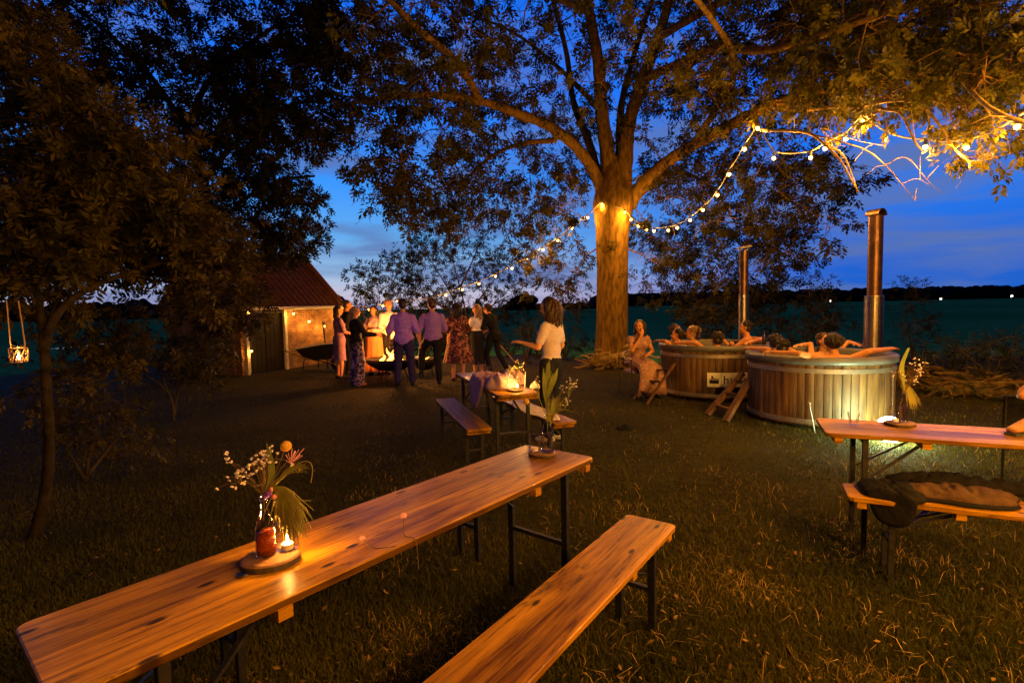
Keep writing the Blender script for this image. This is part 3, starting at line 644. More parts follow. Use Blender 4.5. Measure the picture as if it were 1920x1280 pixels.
# ---- small trees and shrubs
def small_tree(kind, label, cat, base, stems, ells, seed, per, Lf, Wf, m, bm, group=None, rad=(.2, .4), sr=.05, K=3, twigs=3):
    t = thing(kind, label, cat, base, 0, group); tb = TMB(); sk = []
    for q in stems: limb(tb, sk, q, sr, sr*.2, 6)
    c = clumps_in(ells, seed, rad); grow(tb, sk, c, seed, sr*.5, twigs, .006 if sr > .03 else .003)
    tb.build2('trunk', bm, t, base)
    if c: crown('crown', c, per, Lf, Wf, m, t, base, seed=seed+1, K=K, droop=.2)
    return t
b = Vector(G(880, 668)); b = Vector((P(880, 640, 19).x, 19, 0))
small_tree('hawthorn_tree', 'small open-crowned tree in silhouette behind the people at the fire', 'tree', b,
  [[(880, 664, 19), (878, 620, 19), (868, 560, 19), (852, 500, 19), (842, 440, 19), (840, 400, 19)], [(876, 620, 19), (850, 560, 19), (815, 500, 19), (780, 450, 19)], [(872, 610, 19), (900, 560, 19), (930, 520, 19.2), (950, 500, 19.3)], [(862, 540, 19), (890, 480, 19), (905, 440, 19)], [(868, 600, 19), (820, 570, 18.8), (770, 545, 18.6)], [(880, 610, 19), (920, 575, 19), (965, 548, 19)]],
  [(850, 520, 120, 90, 18, 20.5, 90), (800, 430, 60, 45, 18, 20, 26), (860, 400, 60, 40, 18, 20, 18), (930, 510, 45, 60, 18, 20, 20), (760, 520, 40, 50, 18, 19.5, 14), (860, 590, 130, 35, 18.5, 20, 34)], 61, 26, .13, .36, MT['leaf_dark'], MT['bark_dark'], None, (.28, .5))
for px, top, wd, lb in ((676, 492, 22, 'slender sapling standing nearest the shed gable'), (712, 505, 26, 'bushier sapling between the shed gable and the open-crowned tree')):
    b = Vector((P(px+8, 640, 18).x, 18, 0))
    small_tree('sapling', lb, 'sapling', b, [[(px+8, 660, 18), (px+6, 600, 18), (px, 560, 18), (px-4, top+20, 18)], [(px+5, 590, 18), (px+12, 550, 18), (px+14, top+25, 18)]],
      [(px, (top+575)/2, wd, (575-top)/2, 17.7, 18.3, 24)], int(px), 16, .14, .4, MT['leaf_dark'], MT['bark_dark'], 'saplings beside the shed', (.2, .34), .03)
def shrub(label, px, py_base, depth, ells, seed, per=30, Lf=.09, Wf=.4, m='leaf_dark', rad=(.16, .3), kind='shrub', group='dark shrubs at the lawn edge'):
    b = Vector((P(px, 640, depth).x, depth, 0))
    t = thing(kind, label, 'shrub', b, 0, group); tb = TMB(); sk = []
    r = random.Random(seed)
    for k in range(5):
        a = r.uniform(0, 6.28); h = r.uniform(.5, 1)*(1.2)
        ps = [b, b+Vector((math.cos(a)*.15, math.sin(a)*.15, h*.5)), b+Vector((math.cos(a)*.35, math.sin(a)*.35, h))]
        tb.tube(ps, [.025, .015, .006], 5, False); sk += [(p, .02) for p in ps]
    c = clumps_in(ells, seed, rad)
    c = [x for x in c]; grow(tb, sk, c, seed, .014, 3, .004)
    tb.build2('stem', MT['bark_dark'], t, b); crown('foliage', c, per, Lf, Wf, MT[m], t, b, seed=seed+1, K=2, droop=.1); return t
def low(px, py, rx, ry, d0, d1, n): return (px, py, rx, ry, d0, d1, n)
shrub('dark round bush at the field edge left of the woman by the table', 985, 680, 14.5, [low(985, 640, 34, 34, 14.2, 15, 30)], 71)
shrub('low dark bush behind the standing woman by the table', 1060, 680, 15.5, [low(1060, 640, 40, 36, 15, 16, 24), low(1050, 585, 50, 20, 15, 16, 14)], 72)
shrub('bushy undergrowth just left of the big trunk', 1010, 680, 16, [low(1090, 655, 24, 20, 15.2, 16, 10), low(1020, 680, 40, 14, 15.2, 16, 12)], 73)
shrub('dark thicket behind the left hot tub', 1330, 680, 13.2, [low(1320, 600, 60, 36, 12.5, 14, 50), low(1420, 600, 50, 30, 12.5, 14, 32)], 74)
shrub('loose upright bush between the two flues', 1540, 680, 12, [low(1545, 585, 45, 32, 11.6, 12.6, 44), low(1535, 545, 24, 24, 11.8, 12.4, 12), low(1500, 625, 40, 22, 11.5, 12.4, 20)], 75, 26, .10)
shrub('blurry tall bush to the right of the tall flue', 1720, 680, 12.5, [low(1722, 600, 36, 50, 12, 13, 40), low(1712, 535, 26, 20, 12.2, 12.8, 10)], 76, 22, .08)
shrub('dark hedge behind the fire group, below the open-crowned tree', 800, 690, 16.5, [low(790, 640, 90, 34, 16, 17.5, 70), low(880, 640, 60, 34, 16, 17.5, 44)], 77, 34, .12)
shrub('dark bush beside the shed wall end', 690, 690, 16.8, [low(700, 610, 34, 34, 16.4, 17.4, 34)], 78)
shrub('dim spreading bush at the far right lawn edge', 1860, 740, 8.6, [low(1860, 660, 80, 32, 8.3, 9.6, 50), low(1760, 672, 60, 22, 8.6, 9.8, 34), low(1880, 700, 60, 30, 8, 9, 34)], 79, 34, .06)
shrub('dark bushes filling the gap between near tree and shed', 390, 700, 12.5, [low(385, 650, 45, 34, 12, 13.2, 36), low(330, 665, 60, 26, 12, 13.5, 36), low(220, 672, 70, 24, 11, 13, 34)], 80, 34)
# brushwood heap on the right
# low shrub on the left with brown stems and ochre leaves
def ochre(label, base, stems, ells, seed, Lf=.07, per=34):
    small_tree('ochre_shrub', label, 'shrub', base, stems, ells, seed, per, Lf, .4, MT['leaf_warm'], MT['bark_dark'], 'ochre lit shrubs on the left', (.12, .24), .022, 2, 4)
b = G(325, 788)
ochre('leaning shrub with a bowed brown stem beside the shed side of the lawn', Vector(b), [[(325, 788, 7.7), (322, 750, 7.7), (305, 725, 7.6), (270, 702, 7.4), (225, 690, 7.2), (180, 660, 7)], [(325, 780, 7.7), (335, 730, 7.8), (350, 690, 7.9), (400, 660, 8)], [(318, 745, 7.7), (300, 690, 7.6), (290, 650, 7.6)]],
  [low(300, 680, 70, 30, 7.1, 8, 50), low(370, 690, 50, 36, 7.6, 8.3, 36), low(230, 660, 60, 26, 6.8, 7.4, 34), low(395, 650, 34, 40, 7.6, 8.2, 16), low(415, 690, 24, 12, 7.8, 8.2, 4)], 81)
b = G(160, 905)
ochre('low weedy shrub in the dark near the left tree trunk', Vector(b), [[(160, 905, 5), (170, 840, 5), (190, 780, 5.1)], [(160, 900, 5), (130, 850, 4.9), (110, 800, 4.8)], [(165, 890, 5), (220, 820, 5.2), (260, 770, 5.4)]],
  [low(170, 790, 100, 50, 4.6, 5.4, 44), low(230, 840, 70, 44, 5, 5.5, 26), low(120, 740, 70, 40, 4.5, 5, 18)], 82, .06)
# ------------------------------------------------------------------ festoon lights
BR = .029
ico = bpy.data.meshes.new('bulb'); bm_ = bmesh.new(); bmesh.ops.create_icosphere(bm_, subdivisions=1, radius=.036); bm_.to_mesh(ico); bm_.free(); ico.materials.append(MT['bulb']); ico.shade_smooth()
ico_b = ico.copy(); ico_b.transform(Matrix.Scale(.78, 4)); ico_b.materials.clear(); ico_b.materials.append(emis('bright_bulb_glow', (1, .46, .09), 22))
sock = MB().lathe([(.014, .02), (.018, .03), (.018, .085), (.008, .095)], 8, cap=True)
socket_me = bpy.data.meshes.new('socket'); socket_me.from_pydata(sock.v, [], sock.f); socket_me.materials.append(MT['socket'])
def light(name, typ, loc, e, col, **k):
    d = bpy.data.lights.new(name, typ); d.energy = e; d.color = col
    for a, b in k.items(): setattr(d, a, b)
    o = bpy.data.objects.new(name, d); COL.objects.link(o); o.location = loc; return o
WARM = (1, .43, .055)
def festoon(label, pts, group='festoon strands', mesh=None, tail=None, sag=.05, cab=.011, sk=True, pw=34):
    """pts: world points of the bulbs in order"""
    t = thing('string_light', label, 'string light', pts[0], 0, group); o = Vector(pts[0])
    path = []
    allp = list(pts) if not tail else [tail[0]]*(tail[0] is not None) + list(pts) + [tail[1]]*(tail[1] is not None)
    for i in range(len(allp)-1):
        a, b = allp[i]-o+Vector((0, 0, .09)), allp[i+1]-o+Vector((0, 0, .09))
        for k in range(4): s = k/4; path.append(a.lerp(b, s)-Vector((0, 0, sag*math.sin(PI*s)*min(1, (b-a).length))))
    path.append(allp[-1]-o+Vector((0, 0, .09)))
    MB().tube(path, cab, 5).build('cable', MT['cable'], t)
    for p in pts:
        bo = bpy.data.objects.new('bulb', mesh or ico); COL.objects.link(bo); bo.parent = t; bo.location = p-o
        light('bulb_light', 'POINT', p-Vector((0, 0, BR+.045)), pw, WARM, shadow_soft_size=.02)
        if sk: so = bpy.data.objects.new('socket', socket_me); COL.objects.link(so); so.parent = bo
    return t
pxA = [(692, 580), (718, 573), (745, 565), (804, 564), (836, 553), (867, 543), (898, 532), (929, 518), (960, 503), (987, 487), (1018, 468), (1046, 451), (1073, 428), (1102, 408), (1129, 383)]
ptsA = []
for i, q in enumerate(pxA): ptsA.append(P(q[0], q[1], 17.0-(17.0-14.2)*(q[0]-692)/(1129-692)))
festoon('festoon strand rising from the shed eave past the fire group to the big trunk', ptsA, tail=(P(650, 571, 17.2), None))
pxB = [(1171, 398), (1183, 412), (1197, 424), (1212, 431), (1226, 433), (1253, 432), (1270, 427), (1294, 413), (1318, 394), (1345, 366), (1367, 327), (1396, 280), (1421, 241)]
dB = [14.0, 13.9, 13.6, 13.3, 13.0, 12.6, 12.2, 11.6, 11.0, 10.3, 9.6, 8.9, 8.3]
festoon('festoon strand swooping in a low curve from the big trunk up to the pale branch', [P(x, y, d) for (x, y), d in zip(pxB, dB)], tail=(ptsA[-1], None))
pxC = [(1451, 297), (1520, 296), (1547, 279), (1586, 261), (1618, 225), (1661, 261), (1735, 276), (1812, 277), (1907, 238)]
dC = [7.9, 7.5, 7.3, 7.0, 6.8, 6.6, 6.1, 5.6, 4.9]
ptsC = [P(x, y, d) for (x, y), d in zip(pxC, dC)]
festoon('festoon strand draped along the pale lit branches to the right edge', ptsC, pw=55, mesh=ico_b, tail=(P(1421, 241, 8.3), P(1990, 170, 4.3)))
ptsD = [Vector(q) for q in ((4.75, 4.3, 3.55), (4.4, 3.5, 3.15), (4.0, 2.7, 2.9), (3.5, 1.9, 2.75), (3.0, 1.2, 2.7), (2.6, .5, 2.7), (2.3, -.2, 2.75), (2.1, -.9, 2.8), (2.0, -1.6, 2.9), (2.1, -2.3, 3.0))]
festoon('festoon strand continuing over the lawn beside the camera', ptsD, mesh=ico_b, pw=150)
# ------------------------------------------------------------------ shed
def shed():
    # local frame: x along the wall away from the camera, y to the back-left; origin at the near-left post foot
    C0 = Vector((-5.6, 16.6, 0)); dv = Vector((.35, .937, 0)).normalized(); nb = Vector((-dv.y, dv.x, 0))
    Ls = 3.42; O = C0 - dv*Ls; W = 2.6; he = 1.82; hr = 3.2
    t = thing('brick_shed', 'small brick shed with red tiled roof and dark double door', 'shed', O, math.atan2(dv.y, dv.x))
    m, nt, b = new_mat('shed_brick'); L = nt.links.new; tc = N(nt, 'ShaderNodeTexCoord'); sp_ = N(nt, 'ShaderNodeSeparateXYZ'); L(tc.outputs['Object'], sp_.inputs[0])
    ax = N(nt, 'ShaderNodeMath', operation='ADD'); L(sp_.outputs['X'], ax.inputs[0]); L(sp_.outputs['Y'], ax.inputs[1])
    cb = N(nt, 'ShaderNodeCombineXYZ'); L(ax.outputs[0], cb.inputs[0]); L(sp_.outputs['Z'], cb.inputs[1])
    bt = N(nt, 'ShaderNodeTexBrick'); bt.inputs['Scale'].default_value = 1; bt.inputs['Brick Width'].default_value = .22; bt.inputs['Row Height'].default_value = .068; bt.inputs['Mortar Size'].default_value = .008
    bt.inputs['Color1'].default_value = (.34, .15, .07, 1); bt.inputs['Color2'].default_value = (.46, .26, .13, 1); bt.inputs['Mortar'].default_value = (.16, .13, .10, 1); bt.inputs['Bias'].default_value = -.2
    L(cb.outputs[0], bt.inputs[0]); n = N(nt, 'ShaderNodeTexNoise'); n.inputs['Scale'].default_value = 5; n.inputs['Detail'].default_value = 6; L(tc.outputs['Object'], n.inputs[0])
    r = ramp(nt, [(.3, (.45, .4, .36)), (.7, (1.1, 1, .95))]); L(n.outputs[0], r.inputs[0]); mx = N(nt, 'ShaderNodeMix', data_type='RGBA', blend_type='MULTIPLY'); mx.inputs[0].default_value = 1; L(bt.outputs[0], mx.inputs[6]); L(r.outputs[0], mx.inputs[7]); L(mx.outputs[2], b.inputs['Base Color'])
    b.inputs['Roughness'].default_value = .9; bp = N(nt, 'ShaderNodeBump'); bp.inputs['Strength'].default_value = .8; bp.inputs['Distance'].default_value = .012; inv = N(nt, 'ShaderNodeMath', operation='SUBTRACT'); inv.inputs[0].default_value = 1; L(bt.outputs['Fac'], inv.inputs[1]); L(inv.outputs[0], bp.inputs['Height']); L(bp.outputs[0], b.inputs['Normal'])
    # local y>0 = back-left ; wall face seen is y=0
    x0 = -.18
    mb = MB(); th = .22
    mb.box(((x0+.04)/2-.02, th/2, he/2), (-x0-.04, th, he)); mb.box(((1.34+Ls)/2, th/2, he/2), (Ls-1.34, th, he)); mb.box((.66, th/2, he-.06), (1.38, th-.01, .12))
    mb.build('wall', m, t)
    for xx in (x0, Ls):
        mb = MB()
        a = xx-.11 if xx > 0 else xx+.11
        prof = [(0+th, 0), (W, 0), (W, he), (W/2, hr-.1), (th, he+.02)]
        vs = [(xx, y, z) for y, z in prof]+[(xx+(-.22 if xx > 0 else .22), y, z) for y, z in prof]; n_ = 5
        mb.add(vs, [tuple(range(5)), tuple(range(9, 4, -1))]+[(i, i+5, (i+1) % 5+5, (i+1) % 5) for i in range(5)])
        mb.build('gable_wall', m, t)
    # tiled roof: corrugated sheet
    rm = mat('roof_tile', (.045, .014, .007), (.075, .024, .012), rough=.85, scale=5, bump=.4)
    nx, ny = 160, 22; V = []
    for side in (0, 1):
        for j in range(ny):
            s = j/(ny-1); row = (s*10) % 1
            for i in range(nx):
                x = x0-.15+(Ls+.3-x0)*i/(nx-1); y = -.22+(W/2+.22)*s; z = he-.12+(hr-he+.17)*s
                if side: y = W-y
                z += .022*math.sin(x*2*PI/.22) + .03*(1-row) ; V.append((x, y, z))
    V = np.array(V); Q = []
    for side in (0, 1):
        i = np.arange((nx-1)*(ny-1)); r_, c_ = i//(nx-1), i % (nx-1); a = side*nx*ny+r_*nx+c_; Q.append(np.stack([a, a+1, a+nx+1, a+nx], -1))
    np_mesh('roof', V, np.concatenate(Q), rm, t)
    MB().tube([(x0-.15, W/2, hr+.07), (Ls+.15, W/2, hr+.07)], .085, 8).build('ridge', rm, t)
    vm = mat('verge_board', (.30, .13, .10), (.22, .10, .08), rough=.7, scale=9)
    mb = MB(); mb.bar((Ls+.19, -.26, he-.13), (Ls+.19, W/2, hr+.12), .05, .20); mb.bar((Ls+.19, W+.26, he-.13), (Ls+.19, W/2+.01, hr+.12), .05, .20); mb.build('verge_board', vm, t)
    wh = mat('white_painted_timber', (.70, .62, .55), (.50, .44, .38), rough=.6, scale=12)
    MB().tube([(x0-.1, -.29, he-.13), (Ls+.55, -.29, he-.11)], .045, 8).build('gutter', wh, t)
    for xx in (1.5, 2.35, 3.2): MB().box((xx, -.13, he-.12), (.16, .2, .10)).build('rafter_end', wh, t)
    for xx in (.0, 1.31): MB().box((xx, -.035, (he-.14)/2), (.085, .075, he-.14)).build('door_post', wh, t)
    dm = mat('tarred_door', (.012, .010, .009), (.022, .018, .015), rough=.8, scale=20, stretch=(6, 1, .4), bump=.3)
    for xx in (.345, .965):
        d = MB().box((xx, .06, (he-.16)/2+.01), (.60, .05, he-.18)).build('door', dm, t)
        mb = MB()
        for k in range(4): mb.box((xx-.225+.15*k, .03, (he-.16)/2+.01), (.138, .012, he-.24))
        mb.build('door_plank', dm, d)
    return t, O, dv
SH, SO, SD = shed()
sn = Vector((SD.y, -SD.x, 0))
festoon(pw=14, label='short festoon along the shed wall by the door post', pts=[SO+SD*1.45+sn*.22+Vector((0, 0, 1.54)), SO+SD*2.05+sn*.22+Vector((0, 0, 1.30)), SO+SD*2.68+sn*.22+Vector((0, 0, 1.14)), SO+SD*3.45+sn*.25+Vector((0, 0, 1.62))], tail=(SO+SD*.05+sn*.12+Vector((0, 0, 1.55)), None))
festoon(pw=4, label='single bulb hanging on the near white door post of the shed', pts=[SO+SD*.0+sn*.16+Vector((0, 0, .62)), SO+SD*(-.02)+sn*.14+Vector((0, 0, .60))][:1] + [SO+SD*(-.02)+sn*.16+Vector((0, 0, 1.60))])
# ------------------------------------------------------------------ hot tubs
def tub(name, label, c, R_, h, seed, zb=.05):
    t = thing('hot_tub', label, 'hot tub', (c[0], c[1], 0), 0, 'round wooden hot tubs')
    m, nt, b = new_mat('tub_staves'); L = nt.links.new; tc = N(nt, 'ShaderNodeTexCoord')
    mp = N(nt, 'ShaderNodeMapping'); mp.inputs['Scale'].default_value = (1, 1, .12); L(tc.outputs['Object'], mp.inputs[0])
    n = N(nt, 'ShaderNodeTexNoise'); n.inputs['Scale'].default_value = 14; n.inputs['Detail'].default_value = 6; L(mp.outputs[0], n.inputs[0])
    n3 = N(nt, 'ShaderNodeTexNoise'); n3.inputs['Scale'].default_value = 2.4; n3.inputs['Detail'].default_value = 4; L(tc.outputs['Object'], n3.inputs[0])
    r = ramp(nt, [(.3, (.055, .023, .006)), (.55, (.145, .076, .023)), (.75, (.235, .14, .052))]); L(n.outputs[0], r.inputs[0])
    r3 = ramp(nt, [(.35, (.35, .3, .26)), (.6, (1, 1, 1))]); L(n3.outputs[0], r3.inputs[0])
    mx = N(nt, 'ShaderNodeMix', data_type='RGBA', blend_type='MULTIPLY'); mx.inputs[0].default_value = .85; L(r.outputs[0], mx.inputs[6]); L(r3.outputs[0], mx.inputs[7])
    vo = N(nt, 'ShaderNodeTexVoronoi'); vo.inputs['Scale'].default_value = 5.5; mp2 = N(nt, 'ShaderNodeMapping'); mp2.inputs['Scale'].default_value = (1, 1, .6); L(tc.outputs['Object'], mp2.inputs[0]); L(mp2.outputs[0], vo.inputs[0])
    rk = ramp(nt, [(.0, (1, 1, 1)), (.10, (.8, .8, .8)), (.15, (0, 0, 0))]); L(vo.outputs['Distance'], rk.inputs[0])
    m2 = N(nt, 'ShaderNodeMix', data_type='RGBA'); L(rk.outputs[0], m2.inputs[0]); L(mx.outputs[2], m2.inputs[6]); m2.inputs[7].default_value = (.06, .03, .015, 1); L(m2.outputs[2], b.inputs['Base Color'])
    b.inputs['Roughness'].default_value = .6
    bp = N(nt, 'ShaderNodeBump'); bp.inputs['Strength'].default_value = .3; bp.inputs['Distance'].default_value = .006; L(n.outputs[0], bp.inputs['Height']); L(bp.outputs[0], b.inputs['Normal'])
    # staves: grooved outer skin, one continuous wall
    ns = 56; r_ = random.Random(seed); mb = MB(); vs = []; per = 8
    zs = [zb, .12, h*.5, h-.05]
    offs = [r_.uniform(-.003, .003) for _ in range(ns)]
    for z in zs:
        for k in range(ns):
            for j, (f, dr) in enumerate(((.0, -.012), (.05, 0), (.35, .003), (.65, .003), (.95, 0))):
                a = 2*PI*(k+f)/ns; rr = R_+dr+offs[k]; vs.append((rr*math.cos(a), rr*math.sin(a), z))
    n_ = ns*5
    fs = [(i*n_+k, i*n_+(k+1) % n_, (i+1)*n_+(k+1) % n_, (i+1)*n_+k) for i in range(len(zs)-1) for k in range(n_)]
    mb.add(vs, fs); mb.lathe([(R_-.05, zb), (R_-.05, h-.05)], 96); mb.build('wall', m, t)
    MB().lathe([(R_-.10, h-.14), (R_-.10, h-.02), (R_-.085, h), (R_+.02, h), (R_+.035, h-.012), (R_+.035, h-.085), (R_+.01, h-.09), (R_-.04, h-.05)], 96).build('rim', MT['rim'], t, True)
    for z0, z1 in ((h-.195, h-.135), (.07, .13)):
        MB().lathe([(R_+.004, z0), (R_+.010, z0+.003), (R_+.010, z1-.003), (R_+.004, z1)], 96).build('hoop', MT['hoop'], t, False)
    wtm = mat('tub_water', (.02, .025, .02), rough=.05, bump=.25, bscale=6, trans=.3, ior=1.33)
    MB().lathe([(.01, h-.17), (R_-.06, h-.17)], 64).build('water', wtm, t)
    MB().lathe([(.01, .12), (R_-.055, .12)], 48).build('floor', m, t)
    mb = MB(); 
    for k in range(4): a = k*PI/4; mb.box((0, 0, .025), (R_*1.7, .09, .05), Matrix.Rotation(a, 3, 'Z'))
    mb.build('base_beam', MT['bark_dark'], t)
    return t
T1C, T1R, T1H = (4.18, 7.15), .87, .90
T2C, T2R, T2H = (3.56, 9.24), .90, .90
TUB1 = tub('a', 'nearer right hot tub, its staves lit green-white by the globe lamp', T1C, T1R, T1H, 1)
TUB2 = tub('b', 'farther left hot tub with the white lettered board on its side', T2C, T2R, T2H, 2)
def flue(label, x, y, z0, zstep, ztop, r0, r1, cap):
    t = thing('stove_flue', label, 'flue pipe', (x, y, z0), 0, 'stove flues')
    MB().lathe([(r0, 0), (r0, zstep-z0), (r0-.004, zstep-z0+.012), (r1, zstep-z0+.015)], 32).build('jacket', MT['steel'], t, False)
    MB().lathe([(r1, zstep-z0-.05), (r1, ztop-z0), (r1-.006, ztop-z0), (r1-.006, zstep-z0)], 32).build('pipe', MT['flue_rust'], t)
    z = ztop-z0
    if cap == 'scoop':
        mb = MB(); vs = []; n = 24   # open-ended half-round cowl standing over the mouth
        for k in range(n+1):
            a = PI*k/n
            for yy, s in ((-.09, 1.02), (.09, 1.02)):
                vs.append((math.cos(a)*r1*1.1*s, yy, z+math.sin(a)*r1*1.05))
        fs = [(2*k, 2*k+1, 2*k+3, 2*k+2) for k in range(n)]; mb.add(vs, fs)
        o = mb.build('cowl', MT['flue_rust'], t); sm = o.modifiers.new('s', 'SOLIDIFY'); sm.thickness = .018
        o.rotation_euler = (0, 0, .45)
    else:
        mb = MB(); mb.box((0, 0, z+.06), (r1*2.7, r1*2.4, .035), Matrix.Rotation(-.16, 3, 'Y'))
        for sx_ in (-1, 1): mb.box((sx_*r1*.8, 0, z+.01), (.014, .03, .10))
        mb.build('cowl', MT['steel'], t)
    return t
q = P(1638, 600, 7.38); flue('tall wide stove flue with rounded cowl, rising from the nearer hot tub', q.x, q.y, .55, 1.64, P(1633, 405, 7.38).z, .118, .090, 'scoop')
q = P(1394, 600, 9.75); flue('thinner stove flue with slanted flat cap, rising from the farther hot tub', q.x, q.y, .5, 1.72, P(1394, 470, 9.75).z, .088, .078, 'flat')
# lettered board on the farther tub, bent round its side
def board():
    a0 = math.atan2(8.4-T2C[1], 3.16-T2C[0])
    # centre angle from the picture: left edge px 1326, width .72 m
    def ang(px, py):
        d = ray(px, py); c = Vector((T2C[0], T2C[1])); o = Vector((0, 0)); v = Vector((d.x, d.y)).normalized(); b_ = o-c; B = b_.dot(v); C_ = b_.dot(b_)-(T2R+.03)**2; tt = -B-math.sqrt(max(0, B*B-C_)); p = o+v*tt
        return math.atan2(p.y-c.y, p.x-c.x), tt
    aL, tt = ang(1326, 710); Rb = T2R+.03; wd = .86; zt = P(1326, 697, 8.5).z; zb_ = P(1326, 723, 8.5).z; hb = zt-zb_
    t = thing('sign_board', 'white board lettered huurs with a small tub emblem, on the farther tub', 'sign', (T2C[0], T2C[1], 0))
    def bend(x, z, dr): a = aL+x/Rb; return ((Rb+dr)*math.cos(a), (Rb+dr)*math.sin(a), zb_+z)
    wh = mat('sign_white', (.74, .70, .64), (.62, .58, .52), rough=.6, scale=8); bk = mat('sign_black', (.015, .012, .012), rough=.6)
    n = 20; vs = []; mb = MB()
    for k in range(n+1):
        x = wd*k/n; vs += [bend(x, 0, 0), bend(x, hb, 0), bend(x, hb, .012), bend(x, 0, .012)]
    fs = [(4*k+i, 4*k+(i+1) % 4, 4*k+4+(i+1) % 4, 4*k+4+i) for k in range(n) for i in range(4)]+[(3, 2, 1, 0), (4*n, 4*n+1, 4*n+2, 4*n+3)]
    mb.add(vs, fs).build('panel', wh, t)
    def rect(mb, x0, x1, z0, z1, dr=.0145):
        k = max(1, int((x1-x0)/.03)); v = []
        for i in range(k+1): x = x0+(x1-x0)*i/k; v += [bend(x, z0, dr), bend(x, z1, dr)]
        mb.add(v, [(2*i, 2*i+2, 2*i+3, 2*i+1) for i in range(k)])
    mb = MB(); rect(mb, .035, .175, .055, .115); rect(mb, .03, .18, .122, .132); 
    cx = .075; v = [bend(cx+.016*math.cos(a), .165+.016*math.sin(a), .0145) for a in [2*PI*i/10 for i in range(10)]]; mb.add(v, [tuple(range(10))]); rect(mb, .062, .10, .135, .15); rect(mb, .10, .14, .135, .142)
    rect(mb, .205, .211, .01, hb-.01); mb.build('emblem', bk, t)
    cu = bpy.data.curves.new('lettering', 'FONT'); cu.body = 'huurs'; cu.size = .19; cu.resolution_u = 2; cu.space_character = 1.1
    to = bpy.data.objects.new('tmp', cu); COL.objects.link(to); dg = bpy.context.evaluated_depsgraph_get(); me = bpy.data.meshes.new_from_object(to.evaluated_get(dg)); bpy.data.objects.remove(to)
    me.name = 'lettering'
    for v in me.vertices: v.co = bend(v.co.x+.235, v.co.y+.055, .0145)
    link('lettering', me, bk, t)
board()
# ladders / steps
wdm2 = mat('weathered_timber', (.07, .035, .018), (.15, .075, .035), rough=.75, scale=9, stretch=(1, 1, .3), bump=.3)
def ladder(label, fa, fb, ta_, tb_, rungs, w_, t_):
    c = (fa+fb)/2; t = thing('ladder', label, 'ladder', c, 0, 'tub ladders')
    for a, b_ in ((fa, ta_), (fb, tb_)): MB().bar(a-c, b_-c, w_, t_, (fb-fa)).build('rail', wdm2, t)
    for k in range(rungs):
        s = (k+.8)/(rungs+.4); MB().bar(fa.lerp(ta_, s)-c, fb.lerp(tb_, s)-c, .07, .025).build('rung', wdm2, t)
    return t
fa, fb = G(1187, 748), G(1212, 757); ladder('slim wooden ladder leaning on the left side of the farther tub', fa, fb, P(1236, 682, fa.y+.15), P(1266, 680, fb.y+.12), 3, .03, .05)
fa, fb = G(1325, 778), G(1360, 790); ta_ = P(1392, 700, 7.75); tb_ = P(1412, 700, 7.45); ladder('dark wooden steps leaning in the gap between the two tubs', fa, fb, ta_, tb_, 3, .05, .09)
# globe lamp
c = G(1667, 828); gl = thing('globe_lamp', 'glowing white globe lamp on the grass between right table and hot tub', 'lamp', (c.x, c.y, 0))
MB().ell((0, 0, .150), .135, None, 32, 20).build('globe', MT['globe'], gl, True)
MB().lathe([(.09, 0), (.09, .02), (.07, .03)], 24, cap=True).build('base', MT['cl_white'], gl)
# metal stake
a = G(1528, 812); b_ = P(1517, 756, a.y); t = MB().tube([a, b_-(b_-a)*.0], [.008, .008], 8).ell(b_, .016).build('metal_stake', MT['steel']); tag(t, 'thin pale metal stake stuck in the grass in front of the nearer tub', 'stake')
# ------------------------------------------------------------------ fire bowls
def fire_bowl(label, c, R_, h, big):
    t = thing('fire_bowl', label, 'fire bowl', c, 0, 'fire bowls')
    MB().lathe([(.02, h-.3), (R_*.45, h-.27), (R_*.8, h-.14), (R_, h), (R_*.97, h), (R_*.77, h-.12), (R_*.42, h-.24), (.02, h-.27)], 40).build('bowl', MT['metal_dark'], t, True)
    for k in range(3):
        a = 2*PI*k/3+.4; MB().tube([(R_*.45*math.cos(a), R_*.45*math.sin(a), h-.26), (R_*.62*math.cos(a), R_*.62*math.sin(a), 0)], .018, 6).build('leg', MT['metal_dark'], t)
    r = random.Random(int(c[0]*100)); 
    for k in range(6 if big else 3):
        a = r.uniform(0, PI); d = Vector((math.cos(a), math.sin(a), r.uniform(-.1, .25)))*R_*.55; p = Vector((r.uniform(-.1, .1), r.uniform(-.1, .1), h-.12))
        tag(MB().tube([c+p-d, c+p+d], [.04, .035], 7).build('firewood_log', MT['bark_dark']), ('charred log burning in the ' + ('larger' if big else 'smaller') + ' fire bowl'), 'log', 'burning logs in the ' + ('larger' if big else 'smaller') + ' bowl')
    MB().ell((0, 0, h-.15), (R_*.55, R_*.55, .06), None, 16, 8).build('embers', MT['ember'], t)
    for k in range(9 if big else 3):
        x, y = r.gauss(.05, R_*.22), r.gauss(0, R_*.22); hh = r.uniform(.18, .42)*(1 if big else .4); mb = MB(); ps = []; rad = []
        for i in range(8):
            s = i/7; ps.append((x+.05*math.sin(s*5+k), y+.04*math.cos(s*4+k), h-.12+hh*s)); rad.append(max(.002, .045*(1 if big else .6)*math.sin(PI*(.25+.75*s))*(1-s*.5)))
        mb.tube(ps, rad, 6).build('flame', MT['fire'], t, True)
    return t
fc = G(738, 716); fc.z = 0
fire_bowl('larger iron fire bowl with tall flames in the ring of guests', Vector((fc.x-.12, 11.9, 0)), .62, .50, True)
fire_bowl('smaller iron fire bowl with low flames under the raised foot', Vector((P(797, 690, 12.6).x, 12.6, 0)), .34, .42, False)
